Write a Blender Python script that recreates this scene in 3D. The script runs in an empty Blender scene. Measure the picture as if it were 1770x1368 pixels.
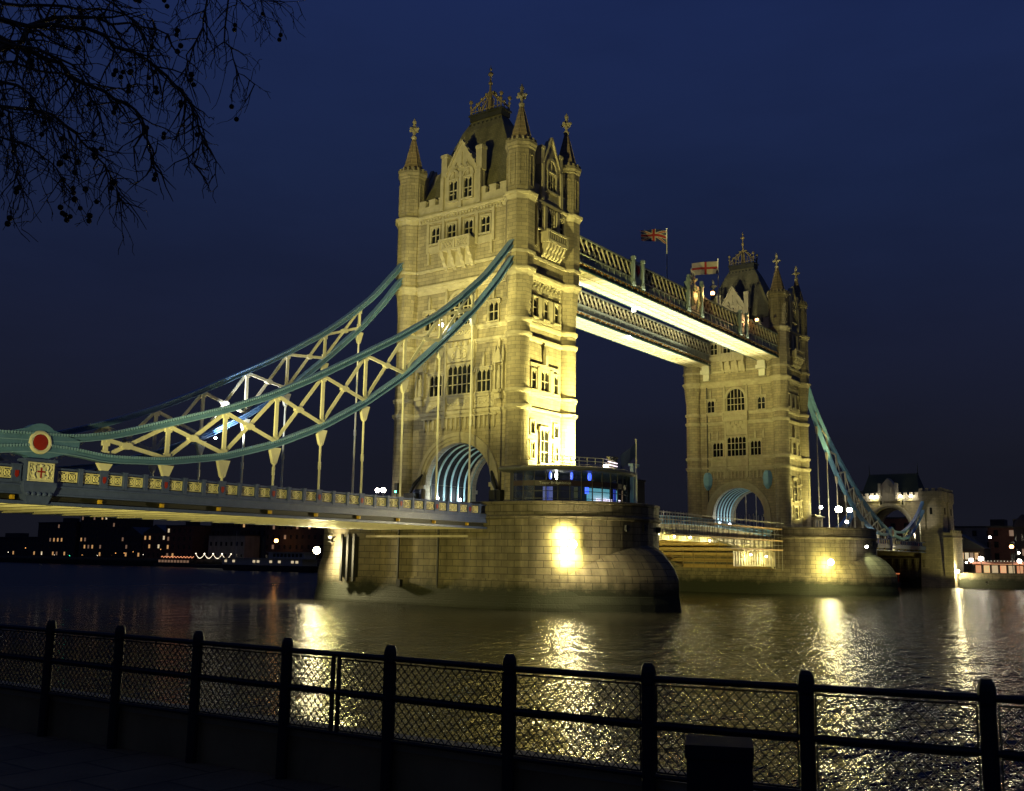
import bpy, math, random
import numpy as np
from mathutils import Vector, Matrix
random.seed(7)
PI = math.pi
SC = bpy.context.scene
COL = SC.collection

# ------------------------------------------------------------------ camera
CAM = Vector((-98.468, -76.341, 5.233))
YAW, PITCH, ROLL, FPX = 0.939, 0.162, 0.015, 1736.0
_f = Vector((math.sin(YAW)*math.cos(PITCH), math.cos(YAW)*math.cos(PITCH), math.sin(PITCH)))
_r = Vector((math.cos(YAW), -math.sin(YAW), 0)); _u = _r.cross(_f)
_r2 = _r*math.cos(ROLL)+_u*math.sin(ROLL); _u2 = _u*math.cos(ROLL)-_r*math.sin(ROLL)
cd = bpy.data.cameras.new('camera'); co = bpy.data.objects.new('camera', cd); COL.objects.link(co)
cd.sensor_width = 36; cd.lens = 36*FPX/1770; cd.clip_end = 4000; cd.clip_start = 0.1
mw = Matrix((( _r2.x, _u2.x, -_f.x, CAM.x), (_r2.y, _u2.y, -_f.y, CAM.y), (_r2.z, _u2.z, -_f.z, CAM.z), (0, 0, 0, 1)))
co.matrix_world = mw
SC.camera = co

# ------------------------------------------------------------------ dusk sky
w = bpy.data.worlds.new('World'); SC.world = w; w.use_nodes = True
nt = w.node_tree; nt.nodes.clear()
def N(t, typ, **k):
    n = t.nodes.new(typ)
    for a, b in k.items(): setattr(n, a, b)
    return n
out = N(nt, 'ShaderNodeOutputWorld'); bg = N(nt, 'ShaderNodeBackground'); bg.inputs[1].default_value = 1.0
tc = N(nt, 'ShaderNodeTexCoord'); sep = N(nt, 'ShaderNodeSeparateXYZ'); nt.links.new(tc.outputs['Generated'], sep.inputs[0])
nz = N(nt, 'ShaderNodeTexNoise'); nz.inputs['Scale'].default_value = 2.2; nz.inputs['Detail'].default_value = 4
nt.links.new(tc.outputs['Generated'], nz.inputs['Vector'])
ma = N(nt, 'ShaderNodeMath', operation='MULTIPLY_ADD'); ma.inputs[1].default_value = 0.10
nt.links.new(nz.outputs[0], ma.inputs[0]); 
sb = N(nt, 'ShaderNodeMath', operation='SUBTRACT'); sb.inputs[1].default_value = 0.05
nt.links.new(sep.outputs[2], sb.inputs[0]); nt.links.new(sb.outputs[0], ma.inputs[2])
cr = N(nt, 'ShaderNodeValToRGB'); el = cr.color_ramp.elements
el[0].position = 0.0; el[0].color = (.0082, .0086, .0140, 1)
el[1].position = 1.0; el[1].color = (.0105, .0205, .078, 1)
for p_, c_ in ((.10, (.0086, .0096, .0180, 1)), (.22, (.0094, .0126, .0330, 1)), (.36, (.0098, .0176, .0570, 1)), (.52, (.0108, .0212, .0820, 1))):
    e = el.new(p_); e.color = c_
nt.links.new(ma.outputs[0], cr.inputs[0])
sky = N(nt, 'ShaderNodeTexSky'); sky.sky_type = 'NISHITA'; sky.sun_disc = False
sky.sun_elevation = math.radians(-4); sky.sun_rotation = math.radians(250)
mx = N(nt, 'ShaderNodeMix', data_type='RGBA', blend_type='ADD'); mx.inputs[0].default_value = 0.004
mpc = N(nt, 'ShaderNodeMapping'); mpc.inputs['Scale'].default_value = (1.6, 1.6, 6.0); nt.links.new(tc.outputs['Generated'], mpc.inputs[0])
ncl = N(nt, 'ShaderNodeTexNoise'); ncl.inputs['Scale'].default_value = 1.7; ncl.inputs['Detail'].default_value = 6; ncl.inputs['Roughness'].default_value = .55; nt.links.new(mpc.outputs[0], ncl.inputs[0])
mrc = N(nt, 'ShaderNodeMapRange'); mrc.inputs[1].default_value = .40; mrc.inputs[2].default_value = .66; mrc.inputs[3].default_value = 1.03; mrc.inputs[4].default_value = .88; nt.links.new(ncl.outputs[0], mrc.inputs[0])
mxc = N(nt, 'ShaderNodeMix', data_type='RGBA', blend_type='MULTIPLY'); mxc.inputs[0].default_value = 1; nt.links.new(cr.outputs[0], mxc.inputs[6]); nt.links.new(mrc.outputs[0], mxc.inputs[7])
nt.links.new(mxc.outputs[2], mx.inputs[6]); nt.links.new(sky.outputs[0], mx.inputs[7])
nt.links.new(mx.outputs[2], bg.inputs[0]); nt.links.new(bg.outputs[0], out.inputs[0])

SC.view_settings.view_transform = 'Standard'; SC.view_settings.look = 'None'
SC.view_settings.exposure = 0; SC.view_settings.gamma = 1
SC.render.engine = 'CYCLES'
SC.cycles.use_denoising = True
SC.cycles.max_bounces = 5; SC.cycles.diffuse_bounces = 2; SC.cycles.glossy_bounces = 3; SC.cycles.transmission_bounces = 3
SC.cycles.sample_clamp_indirect = 6; SC.cycles.sample_clamp_direct = 60
SC.cycles.caustics_reflective = False; SC.cycles.caustics_refractive = False
SC.cycles.use_light_tree = True

# ------------------------------------------------------------------ materials
def mat(name, col, rough=.7, metal=0, emit=None, es=0, var=0, vs=1.0, bump=0, bs=20, brick=None, streak=0, stain=None, spec=.5, coat=0):
    m = bpy.data.materials.new(name); m.use_nodes = True; t = m.node_tree
    b = t.nodes['Principled BSDF']; L = t.links.new
    b.inputs['Base Color'].default_value = (*col, 1); b.inputs['Roughness'].default_value = rough
    b.inputs['Metallic'].default_value = metal; b.inputs['Specular IOR Level'].default_value = spec
    if emit:
        b.inputs['Emission Color'].default_value = (*emit, 1); b.inputs['Emission Strength'].default_value = es
    if not (var or bump or brick or streak or stain): return m
    uv = N(t, 'ShaderNodeUVMap'); tcx = N(t, 'ShaderNodeTexCoord'); cur = None
    rgb = N(t, 'ShaderNodeRGB'); rgb.outputs[0].default_value = (*col, 1); cur = rgb.outputs[0]
    hts = []
    def mul(a, fac_sock, lo, hi):
        mr = N(t, 'ShaderNodeMapRange'); mr.inputs[1].default_value = .25; mr.inputs[2].default_value = .75
        mr.inputs[3].default_value = lo; mr.inputs[4].default_value = hi; L(fac_sock, mr.inputs[0])
        x = N(t, 'ShaderNodeMix', data_type='RGBA', blend_type='MULTIPLY'); x.inputs[0].default_value = 1
        L(a, x.inputs[6]); L(mr.outputs[0], x.inputs[7]); return x.outputs[2]
    if brick:
        bw, rh, mo, dark = brick
        br = N(t, 'ShaderNodeTexBrick'); L(uv.outputs[0], br.inputs[0])
        br.inputs['Scale'].default_value = 1; br.inputs['Brick Width'].default_value = bw; br.inputs['Row Height'].default_value = rh
        br.inputs['Mortar Size'].default_value = mo; br.inputs['Mortar Smooth'].default_value = .3; br.inputs['Bias'].default_value = 0
        br.inputs['Color1'].default_value = (.78, .78, .78, 1); br.inputs['Color2'].default_value = (1.08, 1.06, 1.02, 1)
        br.inputs['Mortar'].default_value = (dark, dark, dark, 1)
        x = N(t, 'ShaderNodeMix', data_type='RGBA', blend_type='MULTIPLY'); x.inputs[0].default_value = 1
        L(cur, x.inputs[6]); L(br.outputs[0], x.inputs[7]); cur = x.outputs[2]
        inv = N(t, 'ShaderNodeMath', operation='SUBTRACT'); inv.inputs[0].default_value = 1; L(br.outputs[1], inv.inputs[1])
        hts.append((inv.outputs[0], 1.0))
    if var:
        n1 = N(t, 'ShaderNodeTexNoise'); n1.inputs['Scale'].default_value = vs; n1.inputs['Detail'].default_value = 6; n1.inputs['Roughness'].default_value = .65
        L(tcx.outputs['Object'], n1.inputs[0]); cur = mul(cur, n1.outputs[0], 1-var, 1+var*.5)
    if streak:
        mp = N(t, 'ShaderNodeMapping'); mp.inputs['Scale'].default_value = (1, .07, 1); L(uv.outputs[0], mp.inputs[0])
        n2 = N(t, 'ShaderNodeTexNoise'); n2.inputs['Scale'].default_value = .9; n2.inputs['Detail'].default_value = 5; L(mp.outputs[0], n2.inputs[0])
        cur = mul(cur, n2.outputs[0], 1-streak, 1.1)
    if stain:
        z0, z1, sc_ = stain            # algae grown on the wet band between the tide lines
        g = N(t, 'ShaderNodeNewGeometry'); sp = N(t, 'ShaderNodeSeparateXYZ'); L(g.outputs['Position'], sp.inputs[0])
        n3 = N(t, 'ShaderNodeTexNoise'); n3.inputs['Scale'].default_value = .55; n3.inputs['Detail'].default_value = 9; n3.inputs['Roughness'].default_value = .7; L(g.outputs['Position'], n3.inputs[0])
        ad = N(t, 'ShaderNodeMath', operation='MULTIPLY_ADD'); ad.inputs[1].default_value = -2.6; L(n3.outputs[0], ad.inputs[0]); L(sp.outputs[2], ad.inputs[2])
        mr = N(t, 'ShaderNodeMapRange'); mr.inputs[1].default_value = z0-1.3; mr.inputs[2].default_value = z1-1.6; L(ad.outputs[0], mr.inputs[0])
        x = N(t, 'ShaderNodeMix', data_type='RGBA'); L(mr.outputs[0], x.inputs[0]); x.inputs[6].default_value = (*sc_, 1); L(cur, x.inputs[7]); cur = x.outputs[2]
    L(cur, b.inputs['Base Color'])
    if bump or hts:
        bp = N(t, 'ShaderNodeBump'); bp.inputs['Strength'].default_value = max(bump, .35); bp.inputs['Distance'].default_value = .06
        n4 = N(t, 'ShaderNodeTexNoise'); n4.inputs['Scale'].default_value = bs; n4.inputs['Detail'].default_value = 4; L(tcx.outputs['Object'], n4.inputs[0])
        h = n4.outputs[0]
        for s, k in hts:
            a2 = N(t, 'ShaderNodeMath', operation='ADD'); L(h, a2.inputs[0]); L(s, a2.inputs[1]); h = a2.outputs[0]
        L(h, bp.inputs['Height']); L(bp.outputs[0], b.inputs['Normal'])
    return m

M_ = {}
M_['stone'] = mat('granite', (.40, .345, .235), .85, brick=(1.15, .46, .026, .50), var=.26, vs=.5, streak=.30, bump=.5, bs=7)
M_['trim'] = mat('portland_stone', (.46, .405, .285), .8, var=.25, vs=1.2, streak=.22, bump=.3, bs=9)
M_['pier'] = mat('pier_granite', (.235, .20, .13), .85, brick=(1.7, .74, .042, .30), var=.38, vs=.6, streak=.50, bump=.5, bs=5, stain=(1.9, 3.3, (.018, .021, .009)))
M_['slate'] = mat('slate', (.20, .185, .11), .6, brick=(.35, .28, .03, .6), var=.35, vs=.8, streak=.3)
M_['spire'] = mat('spire_stone', (.27, .205, .125), .85, brick=(3.0, .55, .06, 1.5), var=.25, vs=1.5)
M_['lead'] = mat('lead', (.05, .05, .045), .5, metal=.3, var=.3, vs=2)
M_['gilt'] = mat('gilt_iron', (.30, .23, .11), .5, metal=.25, var=.4, vs=4)
M_['glass'] = mat('dark_glass', (.012, .013, .012), .12, spec=.6)
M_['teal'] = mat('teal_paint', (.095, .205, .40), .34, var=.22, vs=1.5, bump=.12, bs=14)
M_['flange'] = mat('flange_highlight', (.20, .35, .58), .34, var=.2, vs=1.5)  # lighter than the chord colour, paints a highlight along its flanges
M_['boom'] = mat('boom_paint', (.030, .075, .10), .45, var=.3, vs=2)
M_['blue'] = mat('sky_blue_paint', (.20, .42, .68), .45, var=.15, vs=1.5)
M_['ribblue'] = mat('pale_blue_paint', (.42, .62, .66), .4, var=.1)
M_['pillar'] = mat('pillar_paint', (.22, .28, .30), .5, var=.25, vs=2)
M_['girder'] = mat('walkway_paint', (.34, .38, .38), .5, var=.3, vs=1.5)
M_['lattice'] = mat('lattice_paint', (.62, .57, .42), .6, var=.3, vs=2)
M_['dullgilt'] = mat('dull_gilt', (.34, .17, .04), .5, var=.3, vs=3)
M_['cream'] = mat('cream_paint', (.70, .66, .52), .5, var=.16, vs=2)
M_['navy'] = mat('navy_paint', (.068, .095, .25), .34, var=.25, vs=2, bump=.1, bs=10)
M_['gold'] = mat('gold_paint', (.80, .72, .44), .45, var=.1, vs=4)
M_['yellow'] = mat('yellow_boss_paint', (.55, .34, .03), .4, var=.15, vs=5)
M_['red'] = mat('red_paint', (.30, .018, .012), .45, var=.1, vs=4)
M_['white'] = mat('white_paint', (.72, .70, .62), .5, var=.1, vs=3)
M_['soffit'] = mat('soffit_paint', (.66, .60, .42), .6, var=.22, vs=1.2)
M_['grey'] = mat('grey_steel_paint', (.20, .20, .17), .5, var=.25, vs=2)
M_['black'] = mat('black_paint', (.012, .012, .011), .6, var=.2, vs=5)
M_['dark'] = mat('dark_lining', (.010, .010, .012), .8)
M_['asphalt'] = mat('asphalt', (.05, .05, .05), .9, var=.3, vs=3, bump=.3, bs=30)
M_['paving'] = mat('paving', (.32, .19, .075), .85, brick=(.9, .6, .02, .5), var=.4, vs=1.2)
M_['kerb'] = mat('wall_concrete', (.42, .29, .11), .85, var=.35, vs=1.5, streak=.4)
M_['coping'] = mat('coping_stone', (.36, .30, .17), .8, var=.3, vs=2)
M_['bark'] = mat('bark', (.10, .075, .045), .9, var=.4, vs=6, bump=.4, bs=25)
M_['seed'] = mat('seed_husk', (.030, .022, .014), .95, bump=.6, bs=120)
M_['wood'] = mat('scaffold_planks', (.30, .20, .08), .8, var=.3, vs=3)
M_['pole'] = mat('galvanised_tube', (.40, .38, .32), .45, metal=.7, var=.2, vs=3)
M_['tarp'] = mat('sheeting', (.52, .46, .30), .7, var=.35, vs=1.2, bump=.6, bs=3)
M_['brickred'] = mat('red_brick', (.19, .075, .045), .85, brick=(.5, .2, .02, .7), var=.3, vs=.6)
M_['brickdark'] = mat('dark_brick', (.075, .055, .045), .85, brick=(.5, .2, .02, .7), var=.4, vs=.3, streak=.3)
M_['render'] = mat('pale_render', (.28, .26, .22), .85, var=.3, vs=.3, streak=.3)
M_['hull'] = mat('dark_hull', (.03, .028, .03), .5, var=.3, vs=1)
M_['shipw'] = mat('ship_white', (.36, .35, .33), .5, var=.2, vs=1)
M_['land'] = mat('ground_soil', (.045, .042, .035), .95, var=.4, vs=.2)
M_['tree_green'] = mat('evergreen', (.03, .04, .018), .9, var=.4, vs=3)
def emitter(name, col, s): return mat(name, (.8, .8, .8), .5, emit=col, es=s)
WARM = (1.0, .895, .28); PALE = (1.0, .92, .50); WHITE = (1.0, .93, .76); COOL = (.80, .90, 1.0); ORANGE = (1.0, .36, .07)
M_['e_flood'] = emitter('flood_lens', (1.0, .86, .46), 4500); M_['e_lamp'] = emitter('lamp_lens', WHITE, 40); M_['e_cool'] = emitter('cool_lens', COOL, 40)
M_['e_orange'] = emitter('sodium_lens', (1.0, .42, .10), 20); M_['e_big'] = emitter('flood_globe', (1.0, .90, .58), 90)
M_['e_win'] = emitter('lit_window_warm', (1.0, .52, .16), .5); M_['e_winr'] = emitter('lit_window_red', (1.0, .25, .06), .45)
M_['e_quay'] = emitter('quay_lens', (1.0, .88, .66), 3.2); M_['e_quayo'] = emitter('quay_sodium', (1.0, .42, .10), 2.6)
M_['e_winw'] = emitter('lit_window_white', (1.0, .80, .48), .6); M_['e_dim'] = emitter('lit_window_dim', (1.0, .55, .25), .16)
M_['e_green'] = emitter('green_signal', (.05, 1.0, .5), 6); M_['e_blue'] = emitter('blue_lamp', (.05, .12, 1.0), 3.0)
M_['e_teal'] = emitter('screen_teal', (.14, .58, .62), .7); M_['e_pink'] = emitter('screen_bar_glow', (1.0, .80, .90), 2.2)
M_['e_dblue'] = emitter('screen_blue', (.03, .06, .55), .55); M_['e_bulb'] = emitter('string_bulb', (1.0, .85, .6), 2.6); M_['e_bulbr'] = emitter('string_bulb_red', (1.0, .35, .14), 1.5)

# ------------------------------------------------------------------ mesh helpers
ORG = {}
class MB:
    def __init__(s): s.v = []; s.f = []; s.uv = {}
    def add(s, vs, fs, uvs=None):
        o = len(s.v); s.v += [tuple(p) for p in vs]
        for i, f in enumerate(fs):
            if uvs: s.uv[len(s.f)] = uvs[i]
            s.f.append(tuple(o+j for j in f))
        return s
    def box(s, x0, x1, y0, y1, z0, z1):
        x0, x1 = min(x0, x1), max(x0, x1); y0, y1 = min(y0, y1), max(y0, y1)
        return s.add([(x0,y0,z0),(x1,y0,z0),(x1,y1,z0),(x0,y1,z0),(x0,y0,z1),(x1,y0,z1),(x1,y1,z1),(x0,y1,z1)],
                     [(0,3,2,1),(4,5,6,7),(0,1,5,4),(1,2,6,5),(2,3,7,6),(3,0,4,7)])
    def frus(s, c0, h0, z0, c1, h1, z1):
        p = [(c0[0]+a*h0[0], c0[1]+b*h0[1], z0) for a, b in ((-1,-1),(1,-1),(1,1),(-1,1))] + [(c1[0]+a*h1[0], c1[1]+b*h1[1], z1) for a, b in ((-1,-1),(1,-1),(1,1),(-1,1))]
        return s.add(p, [(0,3,2,1),(4,5,6,7),(0,1,5,4),(1,2,6,5),(2,3,7,6),(3,0,4,7)])
    def beam(s, p, q, wd, h, up=(0,0,1)):
        p = Vector(p); q = Vector(q); d = (q-p).normalized(); up = Vector(up)
        if abs(d.dot(up)) > .98: up = Vector((1,0,0))
        sd = d.cross(up).normalized(); u = sd.cross(d)
        P = [c+sd*a*wd/2+u*b*h/2 for c in (p, q) for a, b in ((-1,-1),(1,-1),(1,1),(-1,1))]
        return s.add(P, [(0,3,2,1),(4,5,6,7),(0,1,5,4),(1,2,6,5),(2,3,7,6),(3,0,4,7)])
    def tube(s, pts, rad, n=6, cap=True):
        pts = [Vector(p) for p in pts]; k = len(pts)
        if not isinstance(rad, (list, tuple)): rad = [rad]*k
        rings = []; pv = None
        for i, p in enumerate(pts):
            d = (pts[min(i+1,k-1)]-pts[max(i-1,0)])
            if d.length < 1e-9: d = Vector((0,0,1))
            d.normalize()
            if pv is None: pv = d.orthogonal().normalized()
            pv = (pv-d*pv.dot(d))
            if pv.length < 1e-6: pv = d.orthogonal()
            pv.normalize(); b = d.cross(pv)
            rings.append([p+(pv*math.cos(2*PI*j/n)+b*math.sin(2*PI*j/n))*rad[i] for j in range(n)])
        vs = [v for r in rings for v in r]; fs = []
        for i in range(k-1):
            for j in range(n): fs.append((i*n+j, i*n+(j+1)%n, (i+1)*n+(j+1)%n, (i+1)*n+j))
        if cap: fs.append(tuple(range(n-1,-1,-1))); fs.append(tuple((k-1)*n+j for j in range(n)))
        return s.add(vs, fs)
    def lathe(s, c, prof, n=16, ph=0.0, cap=True):      # prof [(r,z)]
        vs = []; fs = []; k = len(prof); uvs = []
        for r, z in prof:
            for j in range(n): a = 2*PI*j/n+ph; vs.append((c[0]+r*math.cos(a), c[1]+r*math.sin(a), z))
        for i in range(k-1):
            for j in range(n):
                fs.append((i*n+j, i*n+(j+1)%n, (i+1)*n+(j+1)%n, (i+1)*n+j))
                u0, u1 = [2*PI*t/n*max(prof[i][0], .2) for t in (j, j+1)]
                uvs.append([(u0,prof[i][1]),(u1,prof[i][1]),(u1,prof[i+1][1]),(u0,prof[i+1][1])])
        if cap:
            fs.append(tuple(range(n-1,-1,-1))); fs.append(tuple((k-1)*n+j for j in range(n)))
            for q in (0, k-1): uvs.append([(vs[q*n+j][0], vs[q*n+j][1]) for j in range(n)])
        return s.add(vs, fs, uvs)
    def loft(s, loops, capb=False, capt=False):
        n = len(loops[0]); vs = [p for l in loops for p in l]; fs = []; uvs = []
        for i in range(len(loops)-1):
            u = 0; l = loops[i]
            for j in range(n):
                j2 = (j+1) % n; d = (Vector(l[j2])-Vector(l[j])).length
                fs.append((i*n+j, i*n+j2, (i+1)*n+j2, (i+1)*n+j))
                z0, z1 = l[j][2], loops[i+1][j][2]
                uvs.append([(u,l[j][2]),(u+d,l[j2][2]),(u+d,loops[i+1][j2][2]),(u,loops[i+1][j][2])]); u += d
        if capb: fs.append(tuple(range(n-1,-1,-1))); uvs.append([(loops[0][j][0], loops[0][j][1]) for j in range(n-1,-1,-1)])
        if capt: fs.append(tuple((len(loops)-1)*n+j for j in range(n))); uvs.append([(loops[-1][j][0], loops[-1][j][1]) for j in range(n)])
        return s.add(vs, fs, uvs)
    def prism(s, poly, axis, d0, d1):                   # poly 2-D, extruded along axis; 'x': (y,z) 'y': (x,z) 'z': (x,y)
        def P(a, b, d): return {'x': (d,a,b), 'y': (a,d,b), 'z': (a,b,d)}[axis]
        n = len(poly); vs = [P(a,b,d0) for a, b in poly]+[P(a,b,d1) for a, b in poly]
        return s.add(vs, [tuple(range(n)), tuple(range(2*n-1, n-1, -1))]+[(i, i+n, (i+1)%n+n, (i+1)%n) for i in range(n)])
    def ball(s, c, r, n=10, m=6, sz=1):
        prof = [(max(r*math.sin(PI*i/m), 1e-4), c[2]-r*sz*math.cos(PI*i/m)) for i in range(m+1)]
        return s.lathe(c, prof, n, cap=False)
    def ring(s, c, R, r, nrm='y', n=20, m=6):
        vs = []; fs = []
        for i in range(n):
            a = 2*PI*i/n
            for j in range(m):
                b = 2*PI*j/m; q = R+r*math.cos(b); x, y, z = q*math.cos(a), r*math.sin(b), q*math.sin(a)
                vs.append((c[0]+x, c[1]+y, c[2]+z) if nrm == 'y' else (c[0]+y, c[1]+x, c[2]+z))
                fs.append((i*m+j, i*m+(j+1)%m, ((i+1)%n)*m+(j+1)%m, ((i+1)%n)*m+j))
        return s.add(vs, fs)
    def build(s, name, m, parent=None, smooth=False, label=None):
        o_ = ORG.get(parent.name, Vector((0,0,0))) if parent else Vector((0,0,0))
        me = bpy.data.meshes.new(name)
        me.from_pydata([(v[0]-o_.x, v[1]-o_.y, v[2]-o_.z) for v in s.v], [], s.f)
        ul = me.uv_layers.new(name='UVMap').data; V = s.v
        for pi, p in enumerate(me.polygons):
            if pi in s.uv:
                for li, q in zip(p.loop_indices, s.uv[pi]): ul[li].uv = q
            else:
                n = p.normal
                if abs(n.z) > .8:
                    for li in p.loop_indices: q = V[me.loops[li].vertex_index]; ul[li].uv = (q[0], q[1])
                else:
                    t = Vector((-n.y, n.x, 0)); t = t.normalized() if t.length > 1e-6 else Vector((1,0,0))
                    for li in p.loop_indices: q = V[me.loops[li].vertex_index]; ul[li].uv = (q[0]*t.x+q[1]*t.y, q[2])
        if smooth: me.shade_smooth()
        me.materials.append(M_[m] if isinstance(m, str) else m)
        o = bpy.data.objects.new(name, me); COL.objects.link(o)
        if parent: o.parent = parent
        ORG[o.name] = o_
        if label: o['label'] = label
        return o
def thing(name, label, cat, loc, group=None):
    o = bpy.data.objects.new(name, None); COL.objects.link(o); o.location = loc; o.empty_display_size = .5
    ORG[o.name] = Vector(loc); o['label'] = label; o['category'] = cat
    if group: o['group'] = group
    return o
def tag(o, label, cat, group=None):
    o['label'] = label; o['category'] = cat
    if group: o['group'] = group
    return o
def struct(o): o['kind'] = 'structure'; return o
def copy_tree(o, parent=None):
    c = o.copy(); COL.objects.link(c)
    if parent: c.parent = parent
    for ch in list(o.children): copy_tree(ch, c)
    return c
def spot(parent, pos, tgt, power, col=WARM, angle=80, blend=.6, rad=.25, name='beam'):
    ld = bpy.data.lights.new(name, 'SPOT'); ld.energy = power; ld.color = col; ld.spot_size = math.radians(angle); ld.spot_blend = blend; ld.shadow_soft_size = rad
    o = bpy.data.objects.new(name, ld); COL.objects.link(o); o.parent = parent
    pos = Vector(pos); o.location = pos-ORG[parent.name]; o.rotation_euler = (Vector(tgt)-pos).to_track_quat('-Z', 'Y').to_euler(); return o
def point(parent, pos, power, col=WARM, rad=.2, name='glow'):
    ld = bpy.data.lights.new(name, 'POINT'); ld.energy = power; ld.color = col; ld.shadow_soft_size = rad
    o = bpy.data.objects.new(name, ld); COL.objects.link(o); o.parent = parent; o.location = Vector(pos)-ORG[parent.name]; return o

# ------------------------------------------------------------------ setting: water and ground
def water():
    mb = MB(); mb.add([(-92.5,-600,0),(176,-600,0),(176,1500,0),(-92.5,1500,0)], [(0,1,2,3)])
    m = bpy.data.materials.new('river_water'); m.use_nodes = True; t = m.node_tree; b = t.nodes['Principled BSDF']; L = t.links.new
    b.inputs['Base Color'].default_value = (.016, .015, .011, 1); b.inputs['Roughness'].default_value = .07; b.inputs['IOR'].default_value = 1.33; b.inputs['Specular IOR Level'].default_value = .27
    tcx = N(t, 'ShaderNodeTexCoord'); hs = None
    for sc_, amp, st, rot in ((.30, .62, 1.6, .5), (.9, .40, 2.4, -.4), (2.4, .21, 2.2, .3), (6.0, .095, 1.8, -.2)):
        mp = N(t, 'ShaderNodeMapping'); mp.inputs['Rotation'].default_value = (0,0,-YAW+PI*0+rot*.35); mp.inputs['Scale'].default_value = (sc_/st, sc_, 1)
        L(tcx.outputs['Object'], mp.inputs[0])
        n = N(t, 'ShaderNodeTexNoise'); n.inputs['Scale'].default_value = 1; n.inputs['Detail'].default_value = 2; n.inputs['Distortion'].default_value = .6; L(mp.outputs[0], n.inputs[0])
        k = N(t, 'ShaderNodeMath', operation='MULTIPLY'); k.inputs[1].default_value = amp; L(n.outputs[0], k.inputs[0])
        if hs is None: hs = k.outputs[0]
        else:
            a = N(t, 'ShaderNodeMath', operation='ADD'); L(hs, a.inputs[0]); L(k.outputs[0], a.inputs[1]); hs = a.outputs[0]
    bp = N(t, 'ShaderNodeBump'); bp.inputs['Strength'].default_value = .80; bp.inputs['Distance'].default_value = .5
    L(hs, bp.inputs['Height']); L(bp.outputs[0], b.inputs['Normal'])
    g = N(t, 'ShaderNodeNewGeometry'); sp = N(t, 'ShaderNodeSeparateXYZ'); L(g.outputs['Position'], sp.inputs[0])      # choppier water downstream of the bridge
    mr = N(t, 'ShaderNodeMapRange'); mr.inputs[1].default_value = 5; mr.inputs[2].default_value = 90; mr.inputs[3].default_value = .07; mr.inputs[4].default_value = .30; L(sp.outputs[1], mr.inputs[0]); L(mr.outputs[0], b.inputs['Roughness'])
    struct(mb.build('water', m))
    g = MB(); g.add([(-3000,-3000,-3.0),(3000,-3000,-3.0),(3000,3000,-3.0),(-3000,3000,-3.0)], [(0,1,2,3)]); struct(g.build('ground', 'land'))
    s = MB(); s.box(177.2, 900, -600, 1500, -2.9, 3.2); struct(s.build('south_bank', 'land'))
water()
def foreshore():
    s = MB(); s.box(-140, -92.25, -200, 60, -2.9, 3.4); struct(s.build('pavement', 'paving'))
foreshore()

# ------------------------------------------------------------------ tower
A_, B_ = 5.005, 8.747
def outl(wx, wy, r, z, octo=False, a=A_, b=B_):
    t0 = -math.degrees(math.acos(max(-1, min(1, (wx-a)/r)))); t1 = 180-math.degrees(math.asin(max(-1, min(1, (wy-b)/r))))
    th = list(np.linspace(t0, -67.5, 3)) + list(np.arange(-56.25, 136, 11.25)) + list(np.linspace(146.25, t1, 3))
    P = []
    for i, t in enumerate(th):
        q = math.radians(t); rr = r
        if octo: rr = r/math.cos(((q+PI/8) % (PI/4))-PI/8)
        x, y = a+rr*math.cos(q), b+rr*math.sin(q)
        if i == 0: x = wx
        if i == len(th)-1: y = wy
        P.append((x, y))
    c1 = P; c2 = [(-x, y) for x, y in reversed(P)]; c3 = [(-x, -y) for x, y in P]; c4 = [(x, -y) for x, y in reversed(P)]
    return [(x, y, z) for x, y in c1+c2+c3+c4]
class Face:      # a wall plane: u runs along it, n stands out of it
    def __init__(s, ax, sg, d, ox=0): s.ax, s.sg, s.d, s.ox = ax, sg, d, ox
    def P(s, u, n, z): return (s.ox+s.sg*(s.d+n), u, z) if s.ax == 'x' else (s.ox+u, s.sg*(s.d+n), z)
    def box(s, mb, u0, u1, n0, n1, z0, z1):
        a, b = s.P(u0, n0, z0), s.P(u1, n1, z1); return mb.box(a[0], b[0], a[1], b[1], z0, z1)
    def poly(s, mb, pts, n0, n1):
        k = len(pts); vs = [s.P(u, n0, z) for u, z in pts]+[s.P(u, n1, z) for u, z in pts]
        return mb.add(vs, [tuple(range(k)), tuple(range(2*k-1, k-1, -1))]+[(i, i+k, (i+1)%k+k, (i+1)%k) for i in range(k)])
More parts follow.
